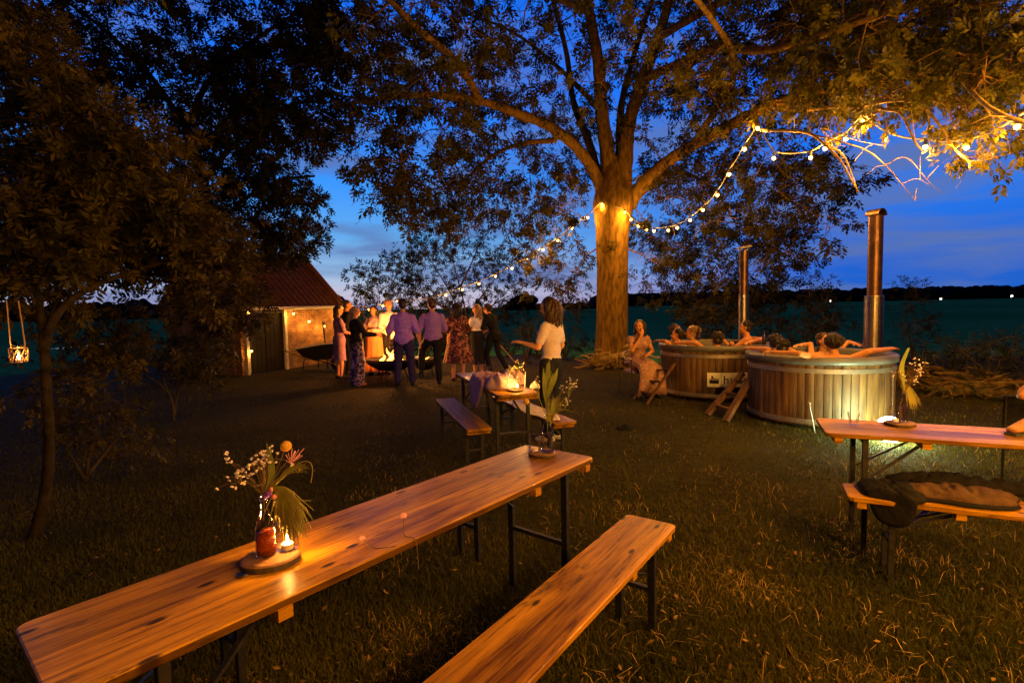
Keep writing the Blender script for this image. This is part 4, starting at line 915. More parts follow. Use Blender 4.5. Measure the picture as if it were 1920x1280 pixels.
# real firelight
def light(name, typ, loc, e, col, **k):
    d = bpy.data.lights.new(name, typ); d.energy = e; d.color = col
    for a, b in k.items(): setattr(d, a, b)
    o = bpy.data.objects.new(name, d); COL.objects.link(o); o.location = loc; return o
light('firelight', 'POINT', (fc.x-.05, 11.95, .98), 230, (1, .34, .05), shadow_soft_size=.16)
light('firelight', 'POINT', (P(797, 690, 12.6).x, 12.6, .80), 70, (1, .36, .07), shadow_soft_size=.12)
# unseen spots behind the camera: a purple party light and an added warm fill
def spot(name, loc, tgt, e, col, ang, blend=.8, size=.12):
    o = light(name, 'SPOT', loc, e, col, spot_size=math.radians(ang), spot_blend=blend, shadow_soft_size=size)
    d = Vector(tgt)-Vector(loc); o.rotation_euler = d.to_track_quat('-Z', 'Y').to_euler(); return o
spot('unseen_spotlight', (-1.2, -2.8, 2.5), (-2.2, 11, 1.0), 620, (.45, .10, 1), 24)
spot('unseen_spotlight', (3.6, -2.0, 1.9), (2.7, 4.8, 0.3), 950, (1, .45, .055), 48, 1.0)
# ------------------------------------------------------------------ people
tex_w = bpy.data.textures.new('wrinkle', 'CLOUDS'); tex_w.noise_scale = .11; tex_w.noise_depth = 2
STAND = dict(pelvis=(0, 0, .96), waist=(0, .0, 1.10), chest=(0, 0, 1.30), neck=(0, -.02, 1.475), head=(0, .015, 1.655),
  shL=(-.175, -.01, 1.395), elL=(-.235, -.03, 1.13), wrL=(-.23, .06, .89), shR=(.175, -.01, 1.395), elR=(.235, -.03, 1.13), wrR=(.23, .06, .89),
  hipL=(-.095, 0, .93), knL=(-.105, .02, .50), anL=(-.11, -.02, .085), hipR=(.095, 0, .93), knR=(.105, .02, .50), anR=(.11, -.02, .085))
def person(label, loc, yaw, pose={}, hy=0, hp=0, s=1.0, female=False, skin='skin', top=None, bottom=None, hair=None, hands={}, shoes='cl_black', vox=.013, face=True, group=None, build=1.0):
    J = {k: Vector(v) for k, v in {**STAND, **pose}.items()}
    if female:
        for k in ('shL', 'shR'):
            if k not in pose: J[k].x *= .9
    t = thing('person', label, 'person', loc, yaw, group)
    B = build*(.92 if female else 1.0)
    hR = Matrix.Rotation(hy, 3, 'Z') @ Matrix.Rotation(hp, 3, 'X')
    hd = J['head']
    def seg(mb, a, b, ra, rb, e=0): mb.cone(J[a] if isinstance(a, str) else a, J[b] if isinstance(b, str) else b, ra+e, rb+e, 12)
    def torso(mb, e=0):
        tw = lambda a, b: ((J[b]-J[a]).normalized())
        ax = (J['neck']-J['pelvis']).normalized(); sx_ = (J['shR']-J['shL']); sx_ = (sx_-ax*sx_.dot(ax)).normalized(); R = Matrix((sx_, ax.cross(sx_), ax)).transposed()
        mb.ell(J['pelvis'], (.165*B+e, .115*B+e, .13+e), R, 16, 10)
        mb.ell(J['waist'], (.135*B*(.9 if female else 1.05)+e, .10*B+e, .15+e), R, 16, 10)
        mb.ell(J['chest'], (.165*B+e, .115*B+e, .19+e), R, 16, 10)
        if female: 
            for q in (-1, 1): mb.ell(J['chest']+sx_*q*.075+ax.cross(sx_)*.085+ax*(-.0), (.06+e*.6, .055+e*.6, .06+e*.6), R, 12, 8)
        seg(mb, J['shL']-ax*.012, J['neck']-ax*.035, .050*B, .048, e*.5); seg(mb, J['shR']-ax*.012, J['neck']-ax*.035, .050*B, .048, e*.5)
        seg(mb, J['shL'], J['chest']+ax*.03-sx_*.07, .053*B, .085*B, e*.8); seg(mb, J['shR'], J['chest']+ax*.03+sx_*.07, .053*B, .085*B, e*.8)
    def hand(mb, sd):
        w_, el = J['wr'+sd], J['el'+sd]; d = (w_-el).normalized(); h = hands.get(sd, {}); 
        if 'dir' in h: d = Vector(h['dir']).normalized()
        nrm = Vector(h.get('n', (0, 0, -1) if abs(d.z) < .8 else ((1 if sd == 'L' else -1), 0, 0))); sdv = d.cross(nrm).normalized(); nrm = sdv.cross(d).normalized()
        if sd == 'L': sdv = -sdv
        p = w_+d*.045; R = Matrix((sdv, nrm, d)).transposed(); mb.ell(p, (.040, .017, .050), R, 10, 8)
        curl = h.get('curl', .5)
        for k, ln in enumerate((.068, .078, .073, .058)):
            o = p+d*.035+sdv*(.027-.018*k); spr = sdv*(.10*(1.5-k))*h.get('spread', .5)
            d1 = (d+spr-nrm*0*curl+nrm*curl*.5).normalized(); m_ = o+d1*ln*.5; d2 = (d1+nrm*curl*1.2).normalized(); e_ = m_+d2*ln*.5
            mb.cone(o, m_, .0095, .0088, 8); mb.cone(m_, e_, .0088, .0072, 8)
        o = p-d*.02+sdv*.03; d1 = (d*.7+sdv*.8+nrm*.4).normalized(); m_ = o+d1*.035; mb.cone(o, m_, .012, .010, 8); mb.cone(m_, m_+(d+nrm*curl).normalized()*.028, .010, .008, 8)
    def foot(mb, sd, e=0):
        a = J['an'+sd]; kn = J['kn'+sd]; fw = Vector(pose.get('ft'+sd, (0.03 if sd == 'R' else -.03, 1, 0))).normalized()
        mb.cone(a-fw*.035+Vector((0, 0, -.045)), a+fw*.10+Vector((0, 0, -.052)), .036+e, .030+e, 10); mb.cone(a+fw*.09+Vector((0, 0, -.055)), a+fw*.155+Vector((0, 0, -.062)), .034+e, .022+e, 10)
    mb = MB(); torso(mb)
    seg(mb, J['neck']-Vector((0, 0, .03)), hd-hR @ Vector((0, .01, .05)), .055*B, .05)
    # head: cranium, jaw, nose, ears, brow
    mb.ell(hd+hR @ Vector((0, -.008, .025)), (.076, .093, .088), hR, 18, 12); mb.ell(hd+hR @ Vector((0, .022, -.035)), (.058, .068, .078), hR, 16, 10); mb.ell(hd+hR @ Vector((0, .055, -.085)), (.030, .026, .026), hR, 10, 8)
    mb.cone(hd+hR @ Vector((0, .078, .018)), hd+hR @ Vector((0, .103, -.022)), .009, .014, 8); mb.ell(hd+hR @ Vector((0, .072, .030)), (.052, .018, .014), hR, 12, 8)
    for q in (-1, 1): mb.ell(hd+hR @ Vector((q*.076, -.005, -.005)), (.010, .020, .032), hR, 8, 8); mb.ell(hd+hR @ Vector((q*.038, .066, -.022)), (.022, .018, .02), hR, 8, 8)
    mb.ell(hd+hR @ Vector((0, .084, -.052)), (.022, .010, .009), hR, 8, 6)
    for sd in 'LR':
        seg(mb, 'sh'+sd, 'el'+sd, .050*B, .039*B); seg(mb, 'el'+sd, 'wr'+sd, .040*B, .026*B); hand(mb, sd)
        seg(mb, 'hip'+sd, 'kn'+sd, .088*B, .056*B); seg(mb, 'kn'+sd, J['kn'+sd].lerp(J['an'+sd], .35)-Vector(pose.get('cf'+sd, (0, .012, 0))), .054*B, .056*B); seg(mb, J['kn'+sd].lerp(J['an'+sd], .35), 'an'+sd, .054*B, .036*B); foot(mb, sd)
    body = mb.build('body', MT[skin], t, True)
    rm = body.modifiers.new('r', 'REMESH'); rm.mode = 'VOXEL'; rm.voxel_size = vox*(.75 if vox > .01 else 1); rm.use_smooth_shade = True
    smo = body.modifiers.new('s', 'SMOOTH'); smo.iterations = 2; smo.factor = .5
    def garment(mb, name, m, wr=.02, vx=None):
        o = mb.build(name, MT[m], t, True); r_ = o.modifiers.new('r', 'REMESH'); r_.mode = 'VOXEL'; r_.voxel_size = (vx or vox)*1.15; r_.use_smooth_shade = True
        s_ = o.modifiers.new('s', 'SMOOTH'); s_.iterations = 4; s_.factor = .5
        d_ = o.modifiers.new('d', 'DISPLACE'); d_.texture = tex_w; d_.strength = wr; d_.mid_level = .5; d_.texture_coords = 'LOCAL'; return o
    if top:
        mb = MB(); e = top.get('e', .018); torso(mb, e)
        cut = top.get('sleeve', 1.0)   # 0..2 : fraction down the arm
        for sd in 'LR':
            a, b_, c_ = J['sh'+sd], J['el'+sd], J['wr'+sd]
            if cut <= 1: mb.cone(a, a.lerp(b_, cut), .052*B+e, .045*B+e, 12)
            else: mb.cone(a, b_, .052*B+e, .042*B+e, 12); mb.cone(b_, b_.lerp(c_, cut-1), .042*B+e, .034*B+e*.8, 12)
        if top.get('tail'): mb.ell(J['pelvis']+Vector((0, 0, .02)), (.175*B+e, .125*B+e, .12), None, 16, 10)
        if top.get('collar'): mb.lathe([(.058, -.02), (.064, .02), (.068, .04), (.06, .042), (.052, 0)], 16, J['neck']+Vector((0, 0, 0)))
        garment(mb, top.get('name', 'shirt'), top['m'], top.get('wr', .022))
    if bottom:
        k = bottom['kind']; e = bottom.get('e', .016); mb = MB()
        if k == 'trousers':
            fl = bottom.get('flare', 0)
            mb.ell(J['pelvis']-Vector((0, 0, .01)), (.165*B+e, .12*B+e, .13+e), None, 16, 10)
            for sd in 'LR':
                h_, n_, a_ = J['hip'+sd], J['kn'+sd], J['an'+sd]
                mb.cone(h_, n_, .092*B+e, .060*B+e+fl*.4, 12); mb.cone(n_, a_+Vector((0, 0, .03)), .060*B+e+fl*.4, .044*B+e+fl, 12)
            garment(mb, 'trousers', bottom['m'], .022)
        else:
            z0, z1 = bottom['z']; r0, r1 = bottom['r']; nf = bottom.get('folds', 9); rows = 14; n = 64; vs = []; cx, cy = bottom.get('off', (0, 0)); ph = random.random()*6
            w0 = J['waist']
            for i in range(rows+1):
                s_ = i/rows; z = z0+(z1-z0)*s_; hipb = math.exp(-((s_-.18)/.16)**2)*.035; rr = r0+(r1-r0)*s_**.9+hipb; am = bottom.get('amp', .09)*s_
                for j in range(n):
                    a = 2*PI*j/n; q = 1+am*math.sin(nf*a+ph+.6*math.sin(2*a)+s_)*.6+am*.5*math.sin((nf*2-3)*a+2*ph); vs.append((cx*s_+rr*q*math.cos(a), cy*s_+rr*q*.72*math.sin(a), z+(.012*math.sin(nf*a) if i == rows else 0)))
            mb.add(vs, [(i*n+j, i*n+(j+1) % n, (i+1)*n+(j+1) % n, (i+1)*n+j) for i in range(rows) for j in range(n)]+[tuple(range(n))]); mb.build(bottom.get('name', 'skirt'), MT[bottom['m']], t, True)
    if shoes:
        for sd in 'LR': 
            mb = MB(); foot(mb, sd, .009); o = mb.build('shoe', MT[shoes], t, True); r_ = o.modifiers.new('r', 'REMESH'); r_.mode = 'VOXEL'; r_.voxel_size = .012; r_.use_smooth_shade = True
    if hair:
        m, ln, n = hair['m'], hair.get('len', 0), hair.get('n', 90); mb = MB(); rr_ = random.Random(len(label)*7+n)
        mb.ell(hd+hR @ Vector((0, -.022, .040)), (.084, .092, .084), hR, 20, 14)
        mb.ell(hd+hR @ Vector((0, -.045, -.01)), (.078, .066, .085), hR, 18, 12)
        if hair.get('bun'): mb.ell(hd+hR @ Vector((0, -.10, .03+hair['bun'])), (.05, .055, .05), hR, 14, 10)
        vol = hair.get('vol', .0)
        for k in range(n):
            az = rr_.uniform(PI*.62, PI*2.38) if rr_.random() < .8 else rr_.uniform(0, 2*PI)   # from the back (-y) round to the sides
            el_ = rr_.uniform(.05, 1.4); x, y, z = math.cos(el_)*math.cos(az+0), math.cos(el_)*math.sin(az+0), math.sin(el_)
            y = -abs(y) if rr_.random() < .9 else y*.5
            p = Vector((x*.080, y*.088-.014, z*.086+.036)); ps = [hd+hR @ p]; out = Vector((x, y, 0)).normalized() if abs(x)+abs(y) > .01 else Vector((0, -1, 0))
            Ltot = ln*rr_.uniform(.75, 1.1)+.03; k_ = 6 if ln > .12 else 3; ph = rr_.uniform(0, 6.28); wv_ = hair.get('wave', .012)
            for q in range(1, k_+1):
                s_ = q/k_; dz = Ltot*s_; lat = min(.02+vol*math.sin(PI*min(1, s_*1.2)), .12)
                v = p+out*(.014*min(1, s_*3)+lat*.6)+Vector((wv_*math.sin(ph+s_*9), wv_*math.cos(ph+s_*8), 0)); v.y = min(v.y, .03-.02*s_ if abs(v.x) > .05 else -.02-.03*s_)
                v.z -= dz*(1 if ln > .05 else .5); v.x *= (1-.12*s_); ps.append(hd+(Matrix.Rotation(hy, 3, 'Z') if s_ > .4 else hR) @ v)
            mb.tube(ps, [.010*(1-.55*i/k_) for i in range(k_+1)], 4)
        mb.build('hair', MT[m], t, True)
    if face:
        for q in (-1, 1): MB().ell(hd+hR @ Vector((q*.030, .086, .008)), (.011, .006, .0065), hR, 10, 6).build('eye', MT['cl_black'], t, True)
        MB().ell(hd+hR @ Vector((0, .0915, -.052)), (.021, .006, .0055), hR, 10, 6).build('mouth', MT['lip'], t, True)
    t.scale = (s, s, s)
    return t
MT['cl_dusty'] = floral('dusty_floral_cloth', (.26, .12, .10), (.36, .18, .14), (.5, .32, .24), 26)
MT['lip'] = mat('lips', (.32, .09, .06), rough=.5)
MT['shoe_white'] = mat('white_shoe', (.7, .65, .6), rough=.6)
MT['beard'] = MT['hair_brown']
def at(px, py, d=None):
    g = G(px, py); return Vector((g.x, g.y, 0))
def atx(px, d): v = ray(px, 640); return Vector((v.x/v.y*d, d, 0))
# --- ring of guests at the fire
person('person in close-fitting purple dress, leftmost of the ring around the fire', atx(636, 12.3), -.95, dict(elL=(-.22, .06, 1.15), wrL=(-.05, .20, 1.10), elR=(.22, .06, 1.15), wrR=(.05, .20, 1.12)), hy=-.2, s=.97, female=True, build=1.05,
  top=dict(m='cl_purple', sleeve=1.6, e=.014, name='dress_top'), bottom=dict(kind='skirt', z=(1.05, .45), r=(.16, .20), m='cl_purple', folds=5, amp=.02), hair=dict(m='hair_dark', len=.24, n=90))
person('person in dark clothes half hidden behind the leftmost pair at the fire', atx(653, 13.2), -1.2, {}, s=1.05, top=dict(m='cl_black', sleeve=2), bottom=dict(kind='trousers', m='cl_black'), hair=dict(m='hair_dark', len=0, n=50))
person('person in black top and wide floral trousers holding a drink', atx(668, 11.2), -.85, dict(elR=(.24, .10, 1.16), wrR=(.26, .36, 1.12), elL=(-.22, .08, 1.14), wrL=(-.10, .26, 1.10), knR=(.13, .02, .50), anR=(.15, -.05, .085)), hy=-.35, s=.95, female=True, build=1.1, hands={'R': dict(curl=1.0)},
  top=dict(m='cl_black', sleeve=1.9, e=.02, tail=True), bottom=dict(kind='trousers', m='fl_trouser', flare=.07, e=.022), hair=dict(m='hair_blond', len=.06, n=110, vol=.02), shoes='cl_orange')
person('person in pale blouse and long orange skirt facing us across the fire', atx(702, 12.9), PI-.15, dict(elL=(-.24, .08, 1.14), wrL=(-.06, .28, 1.16), elR=(.24, .08, 1.14), wrR=(.06, .28, 1.14)), hp=-.12, s=.96, female=True, hands={'L': dict(curl=.8), 'R': dict(curl=.8)},
  top=dict(m='cl_pink', sleeve=1.85, e=.024, collar=True), bottom=dict(kind='skirt', z=(1.12, .10), r=(.15, .33), m='cl_orange', folds=11, amp=.10), hair=dict(m='hair_dark', len=.10, n=80))
person('person in white shirt with rolled sleeves behind the fire', atx(731, 13.0), PI+.7, dict(elL=(-.26, .05, 1.14), wrL=(-.14, .28, 1.08), elR=(.24, .04, 1.14), wrR=(.10, .28, 1.06)), hy=.1, s=1.04, 
  top=dict(m='cl_white', sleeve=1.3, e=.026, collar=True), bottom=dict(kind='trousers', m='cl_black'), hair=dict(m='hair_blond', len=0, n=50))
person('broad person from behind in lilac shirt and navy jeans at the fire', atx(757, 10.95), .05, dict(elL=(-.28, -.04, 1.14), wrL=(-.31, .05, .90), elR=(.28, -.04, 1.14), wrR=(.32, .02, .88), knL=(-.13, .02, .5), anL=(-.15, -.02, .085), knR=(.13, .03, .5), anR=(.16, -.03, .085)), hp=-.15, hy=.1, s=1.02, build=1.08,
  top=dict(m='cl_purple_lit', sleeve=1.15, e=.03, tail=True, collar=True, wr=.03), bottom=dict(kind='trousers', m='cl_navy', e=.02), hair=dict(m='hair_dark', len=0, n=60))
person('person from behind in mauve shirt, one foot up by the smaller fire bowl', atx(812, 11.1), .12, dict(elL=(-.28, .02, 1.16), wrL=(-.27, .14, .95), elR=(.25, .05, 1.15), wrR=(.12, .22, 1.05), knL=(-.24, .22, .72), anL=(-.26, .10, .30), knR=(.08, .0, .5), anR=(.10, -.03, .085)), hp=-.1, s=1.02, build=1.02,
  top=dict(m='cl_purple_lit2', sleeve=1.25, e=.026, tail=True, collar=True, wr=.03), bottom=dict(kind='trousers', m='cl_black', e=.02), hair=dict(m='hair_brown', len=0, n=60), shoes='cl_black')
person('person with long dark hair in knee-length dark red floral dress', atx(858, 11.5), -.05, dict(elL=(-.25, .03, 1.16), wrL=(-.22, .2, 1.02), elR=(.23, .06, 1.16), wrR=(.10, .26, 1.08)), s=.97, female=True, build=1.08,
  top=dict(m='fl_dress', sleeve=1.3, e=.03, name='dress_top'), bottom=dict(kind='skirt', z=(1.14, .42), r=(.16, .34), m='fl_dress', folds=8, amp=.08), hair=dict(m='hair_dark', len=.36, n=150, vol=.05))
person('person with long fair hair in short white top and black skirt', atx(895, 12.3), .75, dict(elL=(-.23, .08, 1.16), wrL=(-.08, .27, 1.18), elR=(.23, .08, 1.14), wrR=(.02, .28, 1.14)), hy=.35, hp=-.1, s=.95, female=True,
  top=dict(m='cl_white', sleeve=.6, e=.02), bottom=dict(kind='skirt', z=(1.12, .30), r=(.15, .20), m='cl_black', folds=6, amp=.03), hair=dict(m='hair_blond', len=.40, n=120, vol=.02))
person('person in black with tied hair bending, rightmost of the ring around the fire', atx(926, 12.4), 1.0, dict(pelvis=(0, -.05, .93), chest=(0, .05, 1.26), neck=(0, .11, 1.42), head=(0, .17, 1.57), shL=(-.16, .07, 1.37), shR=(.17, .07, 1.37), elL=(-.24, .16, 1.13), wrL=(-.10, .38, 1.06), elR=(.24, .12, 1.12), wrR=(.06, .36, 1.00), knL=(-.12, .14, .50), anL=(-.13, .02, .085), knR=(.10, -.06, .50), anR=(.12, -.28, .12)), hp=-.3, s=1.0, female=True,
  top=dict(m='cl_black', sleeve=1.2, e=.022, tail=True), bottom=dict(kind='trousers', m='cl_black'), hair=dict(m='hair_brown', len=.08, n=60, bun=-.02))
# --- standing person at the middle table
W = at(1036, 826)
person('person with long wavy brown hair, pale tee and raised hand by the middle table', W, .95, dict(pelvis=(0, 0, .95), waist=(0, -.01, 1.10), chest=(0, -.01, 1.30), neck=(0, .0, 1.46), head=(0, .03, 1.615), shL=(-.15, -.01, 1.385), shR=(.15, -.02, 1.385),
   elL=(-.25, .02, 1.15), wrL=(-.23, .25, 1.20), elR=(.22, -.02, 1.14), wrR=(.20, .16, .97), knL=(-.09, .03, .5), knR=(.09, .03, .5), anL=(-.09, 0, .085), anR=(.10, -.03, .085)), hy=.25, hp=-.2, s=.985, female=True, skin='skin_pale', vox=.010,
  hands={'L': dict(curl=.35, spread=.9, dir=(-.25, .9, .18), n=(.2, 0, -1)), 'R': dict(curl=.7)},
  top=dict(m='cl_pinkwhite', sleeve=.72, e=.013, wr=.016), bottom=dict(kind='trousers', m='cl_black', flare=.015, e=.014), hair=dict(m='hair_brown', len=.36, n=420, vol=.05, wave=.022), shoes='shoe_white')
# --- seated person on the garden chair
S = at(1196, 738)
SIT = dict(pelvis=(0, 0, .56), waist=(0, .01, .69), chest=(0, .03, .88), neck=(0, .04, 1.05), head=(0, .07, 1.21), shL=(-.165, .03, .99), shR=(.165, .03, .99), hipL=(-.09, .04, .53), hipR=(.09, .04, .53), knL=(-.10, .44, .52), knR=(.08, .44, .54), anL=(-.12, .40, .085), anR=(.05, .46, .085),
  elL=(-.24, .10, .76), wrL=(-.06, .28, .74), elR=(.20, .18, .80), wrR=(.03, .20, 1.06))
person('person in dusty pink dress sitting on a garden chair beside the farther tub', S, PI+.25, SIT, hy=-.75, s=1.0, female=True, skin='skin', hands={'R': dict(curl=1, dir=(-.3, -.1, .9), n=(0, -1, 0))},
  top=dict(m='cl_dusty', sleeve=.3, e=.016, name='dress_top'), hair=dict(m='hair_dark', len=.20, n=100), shoes='cl_black')
mb = MB(); vs = []
ct = thing('garden_chair', 'garden chair with a pale curved tubular arm, under the seated person in pink', 'chair', S, PI+.25)
sm = mat('chair_enamel', (.50, .36, .28), rough=.4)
MB().box((0, .05, .425), (.44, .44, .03), None, .06).build('seat', MT['cl_pink'], ct)
arc = [(.27*math.cos(a), .04-.30*math.sin(a), .66+.10*math.sin(a)) for a in [PI*i/16 for i in range(17)]]
MB().tube([(.27, .28, .66)]+arc+[(-.27, .28, .66)], .016, 8).build('backrest', sm, ct, True)
for sx_ in (-1, 1):
    for sy_ in (-.2, .28): MB().tube([(sx_*.27, sy_, .66), (sx_*.25, sy_*1.05, 0)], .011, 8).build('leg', MT['metal_dark'], ct)
dress = MB(); 
for i, (z, y0, y1, r_) in enumerate(((.60, -.14, .16, .17),)): pass
vs = []; prof = [(-.16, .66, .17), (0, .68, .185), (.18, .66, .18), (.36, .63, .19), (.47, .58, .21), (.52, .46, .22), (.52, .30, .25), (.50, .16, .27)]
n = 26
for (y, z, r_) in prof:
    for j in range(n):
        a = PI*j/(n-1); vs.append((r_*math.cos(a), y+(.06*math.sin(a) if z < .5 else 0), z-.12+.12*math.sin(a)*(1 if z > .5 else .3)+.012*math.sin(j*1.9)))
dress.add(vs, [(i*n+j, i*n+j+1, (i+1)*n+j+1, (i+1)*n+j) for i in range(len(prof)-1) for j in range(n-1)])
pc = [o for o in bpy.data.objects if o.name.startswith('person') and 'garden chair' in o.get('label', '') and o.parent is None][0]
dk = dress.build('dress_skirt', MT['cl_dusty'], pc, True); dk.modifiers.new('s', 'SOLIDIFY').thickness = .012
# --- bathers: seated in the tub, water at chest height; local origin on the tub floor
def bather(label, tc, px, d, zh, face_to, pose, **k):
    """px,d: picture column and depth of the head; zh: head height; face_to: world yaw"""
    x = atx(px, d); base = dict(pelvis=(0, -.02, .10), waist=(0, -.01, .24), chest=(0, 0, .43), neck=(0, .01, .60), head=(0, .04, .765), shL=(-.18, 0, .545), shR=(.18, 0, .545), hipL=(-.09, .04, .09), hipR=(.09, .04, .09), knL=(-.10, .14, .02), knR=(.10, .14, .02), anL=(-.08, -.02, -.02), anR=(.08, -.02, -.02),
      elL=(-.27, .05, .33), wrL=(-.14, .25, .36), elR=(.27, .05, .33), wrR=(.14, .25, .36)); base.update(pose)
    return person(label, Vector((x.x, x.y, zh-.765)), face_to, base, shoes=None, face=k.pop('face', True), **k)
rimz = .94
def tocoord(px, d, zh, yaw, wp):
    """world point -> local pose coordinate"""
    x = atx(px, d); v = Vector(wp)-Vector((x.x, x.y, zh-.765)); c, s = math.cos(-yaw), math.sin(-yaw); return (v.x*c-v.y*s, v.x*s+v.y*c, v.z)
def rim_pt(tc, R_, ang, z=rimz): return (tc[0]+R_*math.cos(ang), tc[1]+R_*math.sin(ang), z)
# nearer tub
px, d, zh, yw = 1564, 6.62, 1.07, -.05
bather('bather with bushy dark hair, both arms stretched along the nearer tub rim', T1C, px, d, zh, yw, dict(neck=(0, -.02, .61), shL=(-.19, -.06, .56), shR=(.19, -.06, .56),
  elL=tocoord(px, d, zh, yw, (*P(1500, 676, 6.38).xy, .955)), wrL=tocoord(px, d, zh, yw, (*P(1446, 672, 6.72).xy, .95)), elR=tocoord(px, d, zh, yw, (*P(1628, 670, 6.45).xy, .96)), wrR=tocoord(px, d, zh, yw, (*P(1672, 664, 6.75).xy, .96))), hands={'L': dict(curl=1.2), 'R': dict(curl=.4)}, hair=dict(m='hair_dark', len=.07, n=260, vol=.03, wave=.02), face=False)
px, d, zh, yw = 1467, 6.95, .98, -.9
bather('short-haired bather from behind at the left of the nearer tub', T1C, px, d, zh, yw, dict(elL=tocoord(px, d, zh, yw, (*P(1440, 664, 7.1).xy, .95)), wrL=tocoord(px, d, zh, yw, (*P(1408, 662, 7.35).xy, .95))), hair=dict(m='hair_dark', len=0, n=120), face=False)
px, d, zh, yw = 1453, 7.55, 1.02, -1.2
bather('dark-haired bather beyond the short-haired one in the nearer tub', T1C, px, d, zh, yw, dict(elR=tocoord(px, d, zh, yw, (*P(1462, 652, 7.7).xy, .95)), wrR=tocoord(px, d, zh, yw, (*P(1490, 654, 7.5).xy, .88))), hair=dict(m='hair_dark', len=.03, n=120), face=False)
px, d, zh, yw = 1542, 7.72, 1.01, PI+.15
bather('bather facing us from the far side of the nearer tub', T1C, px, d, zh, yw, dict(elR=tocoord(px, d, zh, yw, (*P(1520, 654, 7.85).xy, .95)), wrR=tocoord(px, d, zh, yw, (*P(1500, 655, 7.72).xy, .95)), elL=tocoord(px, d, zh, yw, (*P(1590, 648, 7.95).xy, .96)), wrL=tocoord(px, d, zh, yw, (*P(1604, 652, 7.75).xy, .95))), female=True, skin='skin_pale', hair=dict(m='hair_brown', len=.04, n=70, bun=.03))
# farther tub
px, d, zh, yw = 1346, 8.7, .99, .1
bather('bather from behind in the farther tub, arm stretched left along its rim', T2C, px, d, zh, yw, dict(shL=(-.19, -.04, .56), elL=tocoord(px, d, zh, yw, (*P(1305, 651, 8.5).xy, .955)), wrL=tocoord(px, d, zh, yw, (*P(1274, 653, 8.7).xy, .95)), elR=tocoord(px, d, zh, yw, (*P(1372, 656, 8.5).xy, .93)), wrR=tocoord(px, d, zh, yw, (*P(1375, 652, 8.8).xy, .86))), hair=dict(m='hair_dark', len=.05, n=200, vol=.02), face=False)
px, d, zh, yw = 1301, 9.1, 1.09, .95
bather('bather with lit curly hair facing left in the farther tub', T2C, px, d, zh, yw, dict(elR=(.26, .10, .36)), female=True, hair=dict(m='hair_blond', len=.05, n=260, vol=.03, wave=.03), hy=.3)
px, d, zh, yw = 1274, 9.2, 1.05, .9
bather('bather with dark tied hair leaning on the left rim of the farther tub', T2C, px, d, zh, yw, dict(elL=tocoord(px, d, zh, yw, (*P(1248, 655, 9.0).xy, .955)), wrL=tocoord(px, d, zh, yw, (*P(1234, 646, 9.25).xy, .95))), female=True, hair=dict(m='hair_dark', len=.06, n=90, bun=-.02), top=dict(m='ribbon_purple', sleeve=.02, e=.006) if False else None, hy=.4)
px, d, zh, yw = 1263, 9.55, 1.11, -1.9
bather('leftmost bather of the farther tub, beyond the one with tied hair', T2C, px, d, zh, yw, dict(elR=(.26, .12, .36)), hair=dict(m='hair_brown', len=.02, n=80))
px, d, zh, yw = 1402, 9.35, 1.15, .95
bather('bather perched high in the farther tub with one hand raised', T2C, px, d, zh, yw, dict(chest=(0, -.02, .43), elL=(-.26, .20, .38), wrL=(-.27, .36, .56), elR=tocoord(px, d, zh, yw, (*P(1428, 648, 8.95).xy, .96)), wrR=tocoord(px, d, zh, yw, (*P(1404, 657, 8.6).xy, .94))), hands={'L': dict(curl=.3, dir=(0, .25, 1), spread=.8, n=(0, 1, 0))}, hair=dict(m='hair_dark', len=0, n=100), hy=.2)
# ------------------------------------------------------------------ things on the tables
def candle_light(p, e): light('candlelight', 'POINT', p, e, (1, .42, .08), shadow_soft_size=.012)
def bottle(loc, label, h=.2, liquid=None, lv=.45):
    t = thing('bottle_vase', label, 'bottle', loc, 0, 'glass bottles on the tables'); k = h/.2
    pr = [(.001, .002), (.030, .002), (.032, .008), (.0335, .02), (.032, .085), (.026, .115), (.014, .15), (.0115, .175), (.0115, .186), (.0145, .188), (.0145, .2), (.0105, .2), (.0095, .186)]
    MB().lathe([(r*k, z*k) for r, z in pr], 28).build('glass', MT['glass'], t, True)
    if liquid: MB().lathe([(.001, .006*k), (.028*k, .006*k), (.0305*k, .02*k), (.0300*k, h*lv), (.001, h*lv)], 24).build('liquid', MT[liquid], t, True)
    return t
def jar(loc, label, h=.105, r=.037, lit=True, tl='tealight'):
    t = thing('glass_jar', label, 'jar', loc, 0, 'glass jars on the tables')
    MB().lathe([(.001, .002), (r*.92, .002), (r, .01), (r, h*.72), (r*.86, h*.82), (r*.86, h*.86), (r*.92, h*.87), (r*.92, h*.91), (r*.86, h*.92), (r*.88, h), (r*.82, h)], 28).build('glass', MT['glass'], t, True)
    c = thing('tealight', ('burning' if lit else 'unlit') + ' tealight in the ' + tl, 'candle', loc, 0, 'tealights')
    MB().lathe([(.001, .006), (.019, .006), (.019, .024), (.001, .023)], 18).build('wax', MT['wax'], c)
    if lit:
        MB().lathe([(.0005, .024), (.005, .030), (.0055, .036), (.003, .046), (.0003, .055)], 10).build('flame', FL, c, True); candle_light(Vector(loc)+Vector((0, 0, h+.02)), 1.6*lit); candle_light(Vector(loc)+Vector((0, 0, .075)), 1.2*lit)
    return t
FL = emis('candle_flame', (1, .5, .12), 120)
